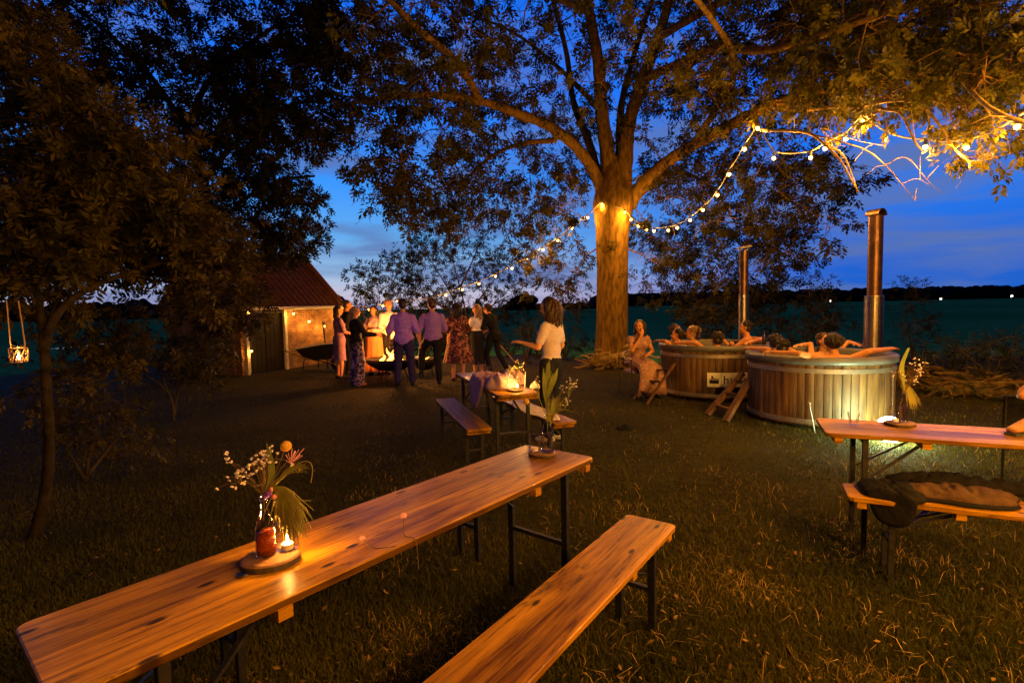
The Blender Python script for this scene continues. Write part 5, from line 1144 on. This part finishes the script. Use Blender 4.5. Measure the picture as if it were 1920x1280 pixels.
def slice_(loc, label, r=.085, th=.022, seed=1):
    rr = random.Random(seed); n = 30; a = [(1+.05*math.sin(3*2*PI*i/n+seed)+.04*rr.random()) for i in range(n)]
    vs = [(r*a[i]*math.cos(2*PI*i/n)*q, r*a[i]*math.sin(2*PI*i/n)*q, z) for z, q in ((0, 1), (th*.8, 1.01), (th, .93)) for i in range(n)]
    t = thing('wood_slice', label, 'wood slice', loc, 0, 'wood slices under the bottles')
    MB().add(vs[:2*n], [(i, (i+1) % n, n+(i+1) % n, n+i) for i in range(n)]+[tuple(range(n-1, -1, -1))]).build('bark', MT['bark_dark'], t)
    MB().add(vs[n:], [(i, (i+1) % n, n+(i+1) % n, n+i) for i in range(n)]+[tuple(range(n, 2*n))]).build('cut_face', MT['slice'], t); return t
TZ = .7705
def gyps(mb, st, c, r, n, seed, root, sz=.0042):
    rr = random.Random(seed)
    hubs = [c+Vector((rr.gauss(0, r*.5), rr.gauss(0, r*.4), rr.gauss(0, r*.5))) for _ in range(7)]
    for h in hubs: st.tube([root, root.lerp(h, .5)+Vector((0, 0, .02)), h], [.0016, .0012, .0008], 4, False)
    for k in range(n):
        h = rr.choice(hubs); p = h+Vector((rr.gauss(0, r*.26), rr.gauss(0, r*.26), rr.gauss(0, r*.22))); st.tube([h, h.lerp(p, .6)+Vector((0, 0, .006)), p], .0007, 3, False)
        for _ in range(3): mb.ell(p+Vector((rr.gauss(0, sz*.5), rr.gauss(0, sz*.5), rr.gauss(0, sz*.4))), (sz, sz, sz*.75), None, 6, 4)
# --- centrepiece 1 (foreground table)
s1 = G(508, 1052, TZ); slice_(s1, 'dark round slice of wood under the amber bottle on the foreground table', .088, .024, 2)
b1 = G(500, 1040, TZ+.024); b1.z = TZ+.024
bottle(b1, 'swing-neck bottle with amber drink and flowers on the foreground table', .2, 'amber', .42)
j1 = b1+Vector((.055, .035, 0)); jar(j1, 'glass jar with a burning tealight right behind the amber bottle', tl='jar behind the amber bottle', lit=2.2)
bq = thing('flower_bouquet', 'bunch of baby\'s breath, yellow ball flower and grass plume in the amber bottle', 'flowers', b1+Vector((0, 0, .2)))
def Q(px, py, d=None): d = d or b1.y; return P(px, py, d)-Vector(bq.location)
st = MB(); bl = MB(); root = Q(505, 940); root = Vector((0, 0, -.06))
nk = Vector((0, 0, .0))
gyps(bl, st, Q(470, 860), .085, 46, 3, nk); gyps(bl, st, Q(446, 895), .045, 14, 4, nk); gyps(bl, st, Q(500, 850), .04, 12, 5, nk)
st.tube([root, nk, Q(515, 890), Q(534, 842)], .0016, 5); st.tube([root, nk, Q(525, 880), Q(552, 850)], .0014, 5)
st.build('stem', MT['stem_dark'], bq); bl.build('blossom', MT['petal_white'], bq, True)
MB().ell(Q(536, 836), (.0185, .0185, .0175), None, 20, 14).build('yellow_bloom', MT['petal_yellow'], bq, True)
mb = MB(); rr = random.Random(5)
for k in range(26): p = Q(552, 850)+Vector((rr.gauss(0, .013), rr.gauss(0, .01), rr.gauss(0, .009))); mb.tube([Q(545, 868), p], [.0008, .0012], 3, False)
mb.build('small_bloom', MT['petal_pink'], bq)
mb = MB()
ln_ = bez([nk, Q(508, 900), Q(508, 865), Q(500, 830)], 5); mb.add([p+Vector((s_*.012*math.sin(PI*min(1, (i+.6)/len(ln_))), 0, 0)) for i, p in enumerate(ln_) for s_ in (-1, 1)], [(2*i, 2*i+1, 2*i+3, 2*i+2) for i in range(len(ln_)-1)])
mb.build('leaf_blade', MT['stem_green'], bq)
mb = MB()
for k in range(420):   # drooping feathery plume
    a, b_ = rr.gauss(0, 1), rr.gauss(0, 1); e = Q(552+a*17, 1004+b_*18-abs(a)*9, b1.y+rr.gauss(0, .02)); f = rr.uniform(.45, 1)
    p2 = Q(540+a*9, 940); p1 = Q(523+a*3, 912)
    ps = [nk+Vector((.004, 0, .004)), p1, p1.lerp(p2, .8), p2.lerp(e, f*.6)+Vector((rr.gauss(0, .004), 0, 0)), p2.lerp(e, f)]; mb.tube(bez(ps, 2), [.0016, .0016, .0016, .0015, .0015, .0014, .0012, .0010, .0006], 3, False)
for k in range(70):
    ps = [nk, Q(522+rr.gauss(0, 2), 900), Q(545+rr.gauss(0, 3), 880+rr.gauss(0, 3)), Q(564+rr.gauss(0, 8), 874+rr.gauss(0, 5))]; mb.tube(bez(ps, 2), [.0011, .0011, .001, .0009, .0008, .0006, .0004], 3, False)
mb.tube(bez([nk, Q(530, 895), Q(560, 868), Q(580, 866), Q(586, 880), Q(583, 905)], 4), .0015, 4); mb.build('grass_plume', MT['plume'], bq)
MB().ell(Q(503, 925), (.011, .012, .013), None, 10, 7).ell(Q(497, 930), (.008, .01, .012), None, 10, 7).build('ribbon', MT['ribbon_purple'], bq, True); MB().ell(Q(514, 931), (.009, .009, .009), None, 10, 7).ell(Q(509, 917), (.007, .007, .009), None, 10, 7).build('rose_bud', MT['ribbon_pink'], bq, True)
o = MB().lathe([(.001, .001), (.018, .001), (.019, .007), (.017, .009), (.001, .009)], 18).build('crown_cork', MT['steel']); o.location = G(456, 1079, TZ); tag(o, 'small pale crown cork lying in front of the wood slice', 'bottle top')
# fallen flowers
def fallen(label, head, pts, hr):
    t = thing('fallen_flower', label, 'flower', pts[0], 0, 'fallen pink flowers'); o = Vector(pts[0]); MB().tube([p-o for p in bez(pts, 5)], .0016, 5).build('stem', MT['stem_dark'], t)
    mb = MB(); r_ = random.Random(3)
    for k in range(26):
        a, e = r_.uniform(0, 2*PI), r_.uniform(-.3, 1.3); d = Vector((math.cos(a)*math.cos(e), math.sin(a)*math.cos(e), math.sin(e))); c = head-o+d*hr*.55; mb.ell(c, (hr*.38, hr*.38, hr*.2), d.to_track_quat('Y', 'Z').to_matrix(), 6, 4)
    mb.build('bloom', MT['petal_pink'], t, True)
fallen('pink flower lying flat near the front edge of the foreground table', G(680, 1009, TZ+.012), [G(680, 1009, TZ+.012), G(692, 1020, TZ+.006), G(702, 1027, TZ+.004), G(722, 1026, TZ+.004), G(742, 1023, TZ+.004)], .013)
e0 = G(776, 1008, TZ+.004)
fallen('upright pink flower hooked over the front edge of the foreground table', P(757, 967, e0.y+.06), [P(757, 967, e0.y+.06), G(758, 1002, TZ+.004), e0, e0+Vector((.012, -.012, -.03)), e0+Vector((.016, -.014, -.11))], .015)
# --- centrepiece 2 (far end of the foreground table)
s2 = G(1018, 853, TZ); slice_(s2, 'round slice of wood under the clear bottle at the far end of the foreground table', .075, .02, 4)
b2 = s2+Vector((.025, -.01, .02)); bottle(b2, 'clear water bottle holding tall stems at the far end of the foreground table', .235, 'waterclear', .45)
jar(s2+Vector((-.045, .005, .02)), 'clear jar with an unlit tealight beside the clear water bottle', .10, .034, 0, tl='clear jar at the far end of the foreground table')
bq2 = thing('flower_bouquet', 'tall leafy stems with white sprigs and a yellow ball flower in the clear bottle', 'flowers', b2+Vector((0, 0, .235)))
def Q2(px, py): return P(px, py, b2.y)-Vector(bq2.location)
st = MB(); bl = MB(); nk = Vector((0, 0, 0)); ro = Vector((.004, 0, -.14))
for q in ([(1026, 740), (1022, 690)], [(1028, 730), (1034, 695)], [(1030, 745), (1040, 700)], [(1020, 770), (1010, 745), (1000, 738)]): st.tube(bez([ro, nk]+[Q2(*x) for x in q], 4), .0017, 4)
st.tube(bez([ro, nk, Q2(1006, 775), Q2(988, 757)], 4), .0014, 4)
hp = bez([nk, Q2(1040, 770), Q2(1060, 765), Q2(1066, 740), Q2(1068, 722)], 4); st.tube(hp, .0014, 4)
gyps(bl, st, Q2(1072, 724), .05, 26, 8, Q2(1066, 745), .0036); gyps(bl, st, Q2(1064, 752), .03, 14, 9, Q2(1060, 765), .0036); gyps(bl, st, Q2(1006, 722), .035, 10, 10, Q2(1012, 750), .0036)
st.build('stem', MT['stem_green'], bq2); bl.build('blossom', MT['petal_white'], bq2, True)
MB().ell(Q2(987, 753), (.0165, .0165, .0165), None, 18, 12).build('yellow_bloom', MT['petal_yellow'], bq2, True)
mb = MB(); rr = random.Random(6)
for (x0, y0, x1, y1) in ((1024, 760, 1019, 690), (1027, 745, 1037, 700), (1030, 740, 1046, 690), (1024, 730, 1030, 675), (1030, 725, 1026, 680), (1032, 800, 1038, 745)):
    a, b_ = Q2(x0, y0), Q2(x1, y1); n = 7
    mb.add([a.lerp(b_, i/n)+Vector((s_*.013*math.sin(PI*(i+.2)/(n+.4)), .008*math.sin(i), 0)) for i in range(n+1) for s_ in (-1, 1)], [(2*i, 2*i+1, 2*i+3, 2*i+2) for i in range(n)])
mb.build('leaf_blade', MT['stem_green'], bq2)
mb = MB()
for k in range(60): ps = [nk, Q2(1030+rr.gauss(0, 3), 790), Q2(1036+rr.gauss(0, 7), 765), Q2(1046+rr.gauss(0, 12), 750+rr.gauss(0, 8))]; mb.tube(bez(ps, 2), [.001]*6+[.0004], 3, False)
mb.build('grass_plume', MT['plume'], bq2)
# --- middle table
s3 = G(966, 733, TZ); slice_(s3, 'slice of wood under the glowing candle glass on the middle table', .075, .02, 6)
jar(s3+Vector((.02, 0, .02)), 'wide glowing candle glass on the middle table', .115, .047, 3, tl='wide glass on the middle table'); bottle(s3+Vector((-.055, .01, .02)), 'slim bottle with small white flowers beside the candle on the middle table', .16, None)
bq3 = thing('flower_bouquet', 'small yellowish sprig of flowers in the slim bottle on the middle table', 'flowers', s3+Vector((-.055, .01, .18))); st = MB(); bl = MB()
gyps(bl, st, P(968, 687, s3.y)-Vector(bq3.location), .07, 34, 12, Vector((0, 0, 0)), .0045); st.build('stem', MT['stem_green'], bq3); bl.build('blossom', mat('cream_petal', (.75, .6, .3), rough=.7), bq3, True)
c = G(980, 730, TZ); t = MB().tube([(0, 0, 0), (.012, 0, .17)], .005, 8).build('drinking_straw', MT['cl_white']); t.location = c+Vector((.02, .05, 0)); tag(t, 'white straw sticking up beside the candle glass on the middle table', 'straw')
for i, (x, lb) in enumerate(((888, 'slim empty bottle at the far end of the middle table, leftmost'), (897, 'slim empty bottle at the far end of the middle table, right of its twin'))): bottle(G(x, 702, TZ), lb, .16 if i else .2)
for x, lb in ((906, 'drinking glass at the far end of the middle table, next to the slim bottles'), (915, 'drinking glass at the far end of the middle table, nearest the heap of clothes')):
    o = MB().lathe([(.001, .003), (.028, .003), (.036, .10), (.033, .10), (.026, .01)], 20).build('drinking_glass', MT['glass'], None, True); o.location = G(x, 701, TZ); tag(o, lb, 'glass', 'drinking glasses')
def heap(name, label, cat, c, rx, ry, h, rot, m, seed, hang=None, group=None, z0=0, sh=.5):
    """crumpled cloth: folded height field with real thickness, optional part hanging off an edge"""
    n, k = 72, 26; vs = []; R_ = Matrix.Rotation(rot, 3, 'Z')
    for i in range(k+1):
        s_ = i/k
        for j in range(n):
            a = 2*PI*j/n; q = 1+.16*noise.noise(Vector((math.cos(a)*1.6+seed, math.sin(a)*1.6, seed)))*1.6; x, y = rx*s_*q*math.cos(a), ry*s_*q*math.sin(a)
            fd = x*math.cos(seed)+y*math.sin(seed); fe = -x*math.sin(seed)+y*math.cos(seed); wb_ = .05*noise.noise(Vector((x*8, y*8, seed)))
            f = (1-abs(noise.noise(Vector(((fd+wb_)*15, fe*3.2, seed))))*2.1)*.6+(1-abs(noise.noise(Vector((x*11+seed, y*11, 7))))*2)*.4
            z = h*(1-s_**3)**.5*(.42+.3*(.5-sh)+f*sh*1.05) + .004
            z += .010*noise.noise(Vector((fd*50, fe*16, 0)))*(1-s_)
            if hang and x*hang[0]+y*hang[1] > hang[2]:
                ov = x*hang[0]+y*hang[1]-hang[2]; z = min(z, .012+.3*h) - ov*1.5; x -= hang[0]*ov*.8; y -= hang[1]*ov*.8
            vs.append(R_ @ Vector((x, y, z)))
    mb = MB(); mb.add(vs, [(i*n+j, i*n+(j+1) % n, (i+1)*n+(j+1) % n, (i+1)*n+j) for i in range(1, k) for j in range(n)]+[tuple(n+j for j in range(n))])
    o = mb.build(name, MT[m] if isinstance(m, str) else m, None, True); o.location = Vector(c)+Vector((0, 0, z0)); so = o.modifiers.new('s', 'SOLIDIFY'); so.thickness = .004; tag(o, label, cat, group); return o
ua = math.atan2(u2[1], u2[0])
heap('mauve_jacket', 'crumpled mauve jacket spilling over the left edge of the middle table', 'jacket', G(912, 722, TZ), .26, .25, .15, ua, mat('mauve_cloth', (.40, .20, .33), (.5, .30, .38), rough=.85, scale=18, bump=.3), 3, (.1, -.99, .12))
heap('lilac_scarf', 'crumpled lilac and orange scarf lying on the mauve jacket beside the candle', 'scarf', G(936, 727, TZ), .24, .16, .17, ua+.2, mat('lilac_cloth', (.36, .24, .52), (.62, .36, .26), rough=.8, scale=5, bump=.3), 11)
heap('beige_cloth', 'pale pinkish cloth behind the candle glass on the middle table', 'cloth', G(960, 716, TZ), .22, .13, .16, ua, mat('beige_cloth', (.55, .36, .28), (.62, .42, .34), rough=.85, scale=12), 17)
heap('paper_napkin', 'crumpled white napkin at the near right corner of the middle table', 'napkin', G(1003, 728, TZ), .05, .045, .075, 0, 'cl_white', 23)
# white cloth on the middle right bench
heap('white_towel', 'pale folded towel spread along the bench right of the middle table', 'towel', G(1003, 771, .472), .52, .13, .012, math.atan2(u4[1], u4[0]), mat('pale_towel', (.62, .52, .66), (.7, .6, .7), rough=.9, scale=20), 29, sh=.2)
# --- right table
tl = G(1600, 797, TZ); o = MB().lathe([(.001, .004), (.024, .004), (.026, .02), (.038, .088), (.036, .088), (.022, .02), (.001, .016)], 12).build('drinking_glass', MT['glass'], None, False); o.location = tl; tag(o, 'facetted tumbler near the left end of the right-hand table', 'glass', 'drinking glasses')
s4 = G(1687, 797, TZ); slice_(s4, 'slice of wood under the jar and steel bottle on the right-hand table', .085, .022, 8)
jar(s4+Vector((-.035, -.005, .022)), 'clear preserving jar on the right-hand table, in front of the globe lamp', .105, .038, 0, tl='preserving jar on the right-hand table'); b4 = s4+Vector((.03, .01, .022)); bottle(b4, 'bottle holding a dark leaf and drooping plume on the right-hand table', .19, 'waterclear', .5)
bq4 = thing('flower_bouquet', 'dark curved leaf, white sprigs and drooping plume in the bottle on the right-hand table', 'flowers', b4+Vector((0, 0, .19)))
def Q4(px, py): return P(px, py, b4.y)-Vector(bq4.location)
st = MB(); bl = MB(); nk = Vector((0, 0, 0)); gyps(bl, st, Q4(1722, 687), .045, 30, 14, nk, .0042); gyps(bl, st, Q4(1716, 712), .04, 16, 15, nk, .0042); gyps(bl, st, Q4(1680, 700), .03, 7, 16, nk, .0038); st.build('stem', MT['stem_dark'], bq4); bl.build('blossom', MT['petal_white'], bq4, True)
mb = MB(); ln_ = bez([nk, Q4(1693, 715), Q4(1691, 685), Q4(1704, 652)], 5); mb.add([p+Vector((s_*(.006+.011*math.sin(PI*i/len(ln_))), 0, 0)) for i, p in enumerate(ln_) for s_ in (-1, 1)], [(2*i, 2*i+1, 2*i+3, 2*i+2) for i in range(len(ln_)-1)]); mb.build('leaf_blade', MT['stem_green'], bq4)
mb = MB(); rr = random.Random(9)
for k in range(120):
    a = rr.gauss(0, 1); ps = [nk, Q4(1698+a, 722), Q4(1706+a*3, 735), Q4(1713+a*5, 757+rr.gauss(0, 6))]; mb.tube(bez(ps, 2), [.0012]*6+[.0005], 3, False)
mb.build('grass_plume', MT['plume'], bq4)
def shoe(label, c, yaw, m, group=None):
    t = thing('shoe', label, 'shoe', c, yaw, group); mb = MB()
    rows = [(-.13, .030, .05, .075), (-.10, .036, .05, .085), (-.04, .036, .05, .088), (.02, .040, .045, .07), (.07, .045, .035, .05), (.11, .042, .028, .038), (.14, .025, .02, .03)]; n = 14; vs = []
    for y, w_, h1, h2 in rows:
        for j in range(n): a = 2*PI*j/n; vs.append((w_*math.cos(a), y, .012+(h2/2)*(1+math.sin(a))))
    mb.add(vs, [(i*n+j, i*n+(j+1) % n, (i+1)*n+(j+1) % n, (i+1)*n+j) for i in range(len(rows)-1) for j in range(n)]+[tuple(range(n)), tuple(range((len(rows)-1)*n, len(rows)*n))]); mb.build('upper', m, t, True).modifiers.new('s', 'SUBSURF').levels = 1
    mb = MB(); vs = [(x, y, z) for z in (0, .016) for x, y in ((-.036, -.13), (.036, -.13), (.046, .06), (.03, .145), (-.03, .145), (-.046, .06))]; mb.add(vs, [(5, 4, 3, 2, 1, 0), (6, 7, 8, 9, 10, 11)]+[(i, (i+1) % 6, 6+(i+1) % 6, 6+i) for i in range(6)]); mb.build('sole', MT['socket'], t)
tan = mat('tan_leather', (.22, .10, .04), (.32, .15, .06), rough=.6, scale=14, bump=.3)
c = G(1922, 812, TZ); shoe('tan shoe lying on the right-hand table at the right edge', c, 1.9, tan, 'tan shoes'); 
heap('tan_scarf', 'ruffled tan scarf hung over the back of the right-hand table, at the right edge', 'scarf', P(1935, 746, 4.05), .15, .08, .11, .6, mat('tan_cloth', (.30, .12, .05), (.42, .19, .08), rough=.8, scale=10, bump=.4), 37)
pole = P(1940, 748, 4.05); o = thing('camp_chair', 'camp chair whose back carries the ruffled tan scarf at the right edge', 'chair', (pole.x+.16, pole.y, 0))
MB().box((0, 0, .44), (.42, .40, .02)).build('seat', MT['cl_black'], o); MB().box((0, .2, pole.z-.13), (.42, .02, .24)).build('backrest', MT['cl_black'], o)
for sx_ in (-.2, .2):
    MB().tube([(sx_, .2, 0), (sx_, .2, pole.z)], .012, 6).build('leg', MT['metal_dark'], o); MB().tube([(sx_, -.2, 0), (sx_, -.2, .44)], .012, 6).build('leg', MT['metal_dark'], o)
# jacket and bag on the right bench
jk = mat('charcoal_jacket', (.004, .0035, .0035), (.009, .007, .007), rough=.85, scale=16, bump=.4); br = mat('brown_canvas', (.055, .028, .014), (.085, .045, .022), rough=.8, scale=30, bump=.35)
ja = math.atan2(u6[1], u6[0])
heap('black_jacket', 'black jacket slumped over the left part of the right-hand bench, hanging down in front', 'jacket', G(1672, 925, .475), .17, .20, .075, ja, jk, 41, (-.3, -.95, .12), sh=.3)
bg_ = heap('canvas_bag', 'brown canvas bag with dark trim lying on top of the right-hand bench', 'bag', G(1795, 934, .475), .30, .12, .085, ja+.02, br, 47, sh=.32)
tr_ = heap('bag_trim', None, None, (0, 0, 0), .31, .15, .03, ja+.02, jk, 47, sh=.05); tr_.parent = bg_; tr_.location = (0, 0, -.002); 
heap('dark_jumper', 'dark jumper folded along the back of the brown canvas bag', 'jumper', G(1800, 917, .475), .33, .07, .12, ja, jk, 53, sh=.22)
bl_ = MB().bar(G(1695, 985, .20), G(1738, 957, .36), .02, .012, (0, 1, 0)).build('blue_strap', mat('blue_strap', (.05, .04, .75), rough=.5)); tag(bl_, 'bright blue strap slanting under the jacket on the right-hand bench', 'strap')
# --- hanging lantern
lp = P(36, 680, 3.55); lt = thing('jar_lantern', 'jar lantern with a burning candle hung by two ropes from the near tree', 'lantern', lp)
MB().lathe([(.001, 0), (.040, 0), (.046, .01), (.048, .05), (.044, .085), (.034, .098), (.034, .118), (.031, .118)], 28).build('glass', MT['glass'], lt, True)
mb = MB()
for sx_ in (-1, 1): mb.tube([(sx_*.046, 0, .10), (sx_*.050, 0, .13), (sx_*.040-.03, .02, .42)], .0042, 6)
for k in range(8):
    a = 2*PI*k/8; mb.tube([(.049*math.cos(a), .049*math.sin(a), .095), (.052*math.cos(a+.4), .052*math.sin(a+.4), .05), (.044*math.cos(a+.8), .044*math.sin(a+.8), .006)], .0028, 5); mb.tube([(.049*math.cos(a), .049*math.sin(a), .095), (.052*math.cos(a-.4), .052*math.sin(a-.4), .05), (.044*math.cos(a-.8), .044*math.sin(a-.8), .006)], .0028, 5)
mb.tube([(.050*math.cos(a), .050*math.sin(a), .098) for a in [2*PI*i/20 for i in range(21)]], .004, 5); mb.build('rope', MT['rope'], lt)
cn_ = thing('tealight', 'burning tealight inside the hanging jar lantern', 'candle', lp, 0, 'tealights'); MB().lathe([(.001, .003), (.020, .003), (.020, .022), (.001, .021)], 16).build('wax', MT['wax'], cn_); MB().lathe([(.0005, .022), (.008, .030), (.009, .040), (.004, .055), (.0004, .066)], 10).build('flame', FL, cn_, True)
candle_light(lp+Vector((0, 0, .075)), 1.5)
# --- stump and driftwood heap at the big trunk
def heap_roots(label, c, sx, sy, sz, n, seed, m, name='root_stump'):
    t = thing(name, label, 'stump' if 'stump' in name else 'brush pile', c); r_ = random.Random(seed); mb = MB()
    mb.ell((0, 0, sz*.22), (sx*.42, sy*.5, sz*.36), None, 12, 8)
    for k in range(n):
        a = r_.uniform(0, 2*PI); e = r_.uniform(-.2, 1.0); d = Vector((math.cos(a)*sx, math.sin(a)*sy, sz*(math.sin(e)*.9+.1)))*r_.uniform(.5, 1.05)
        s_ = Vector((r_.gauss(0, sx*.2), r_.gauss(0, sy*.2), sz*r_.uniform(.05, .45))); m_ = s_.lerp(d, .55)+Vector((r_.gauss(0, .08), r_.gauss(0, .08), r_.gauss(.03, .08))); d.z = max(.02, d.z)
        w_ = r_.uniform(.025, .075)*sz*1.4; mb.tube(bez([s_, m_, d], 4), [w_*(1-.1*i) for i in range(9)], 6)
    mb.build('root', m, t); return t
g = atx(1140, 13.3); heap_roots('gnarled upturned root stump heaped at the foot of the big trunk', g, .95, .5, .62, 70, 3, MT['bark_pale'])
g = atx(1165, 13.1); heap_roots('smaller forked lump of driftwood leaning at the right of the root stump', g+Vector((.25, .1, 0)), .35, .3, .85, 16, 5, MT['bark_pale'])
for px, d, lb, sx in ((1790, 8.7, 'brushwood pile behind the right-hand table, nearer the tub', .9), (1880, 8.3, 'brushwood pile behind the right-hand table at the right edge', 1.0), (1720, 9.6, 'low brushwood heap just right of the nearer hot tub', .7)):
    g = atx(px, d); heap_roots(lb, g, sx, .7, .5, 70, px, MT['bark'], 'brushwood_pile')
# --- wheelbarrow and broom by the shed
wb = thing('wheelbarrow', 'wheelbarrow with pale handles parked against the shed wall', 'wheelbarrow', atx(598, 14.3)+Vector((0, 0, 0)), -.5)
MB().add([(-.55, -.32, .58), (.45, -.32, .72), (.45, .32, .72), (-.55, .32, .58), (-.30, -.2, .30), (.22, -.2, .30), (.22, .2, .30), (-.30, .2, .30)], [(0, 1, 5, 4), (1, 2, 6, 5), (2, 3, 7, 6), (3, 0, 4, 7), (4, 5, 6, 7)]).build('tray', MT['metal_dark'], wb).modifiers.new('s', 'SOLIDIFY').thickness = .02
MB().tube([(-.55, -.32, .58), (.45, -.32, .72), (.45, .32, .72), (-.55, .32, .58), (-.55, -.32, .58)], .022, 6).build('tray_edge', MT['cl_white'], wb)
for s_ in (-1, 1): MB().tube([(.62, s_*.06, .18), (-.3, s_*.25, .33), (-1.15, s_*.30, .55)], .02, 7).build('handle', MT['bark_pale'], wb); MB().tube([(-.3, s_*.25, .33), (-.38, s_*.27, 0)], .018, 6).build('leg', MT['metal_dark'], wb)
MB().lathe([(.10, -.03), (.17, -.035), (.19, 0), (.17, .035), (.10, .03)], 24, (.62, 0, .19), R=Matrix.Rotation(PI/2, 3, 'X')).build('wheel', MT['socket'], wb)
a = atx(613, 14.2); o = MB().tube([(0, 0, 0), (-.12, .1, 1.32)], .018, 7).build('garden_pole', MT['bark_dark']); o.location = a; tag(o, 'dark thin pole leaning in front of the lit shed wall', 'pole')
a, b_ = P(938, 647, 11.6), G(966, 668); b_ = P(968, 665, 11.5); b_.z = .35; o = MB().tube([(0, 0, 0), b_-a], .014, 6).build('wooden_stick', MT['bark_pale']); o.location = a; tag(o, 'pale wooden stick slanting down at the right of the fire group', 'stick')
o = heap('dark_bag', 'small dark bag on the grass right of the middle tables', 'bag', G(1172, 803), .12, .07, .05, .3, jk, 61)
# things on the tub rim
for px, d, lb in ((1610, 7.75, 'small glass on the far rim of the nearer tub, left of the flue'),):
    o = MB().lathe([(.001, .003), (.03, .003), (.038, .085), (.035, .085), (.028, .01)], 16).build('drinking_glass', MT['glass'], None, True); p = atx(px, d); o.location = (p.x, p.y, T1H+.002); tag(o, lb, 'glass', 'drinking glasses')
p = Vector((T2C[0]+.55, T2C[1]-.71, T2H+.002)); t = thing('beer_bottle', 'dark beer bottle on the rim between the two tubs', 'bottle', p); MB().lathe([(.001, 0), (.031, 0), (.032, .01), (.032, .12), (.014, .17), (.013, .22), (.001, .22)], 18).build('glass', mat('brown_glass', (.03, .012, .005), rough=.15), t, True)
p = atx(1310, 9.0); t = thing('beer_bottle', 'beer bottle held up between the bathers in the farther tub', 'bottle', (p.x, p.y, .97)); MB().lathe([(.001, 0), (.031, 0), (.032, .01), (.032, .12), (.014, .17), (.013, .22), (.001, .22)], 18).build('glass', bpy.data.materials['brown_glass'], t, True)
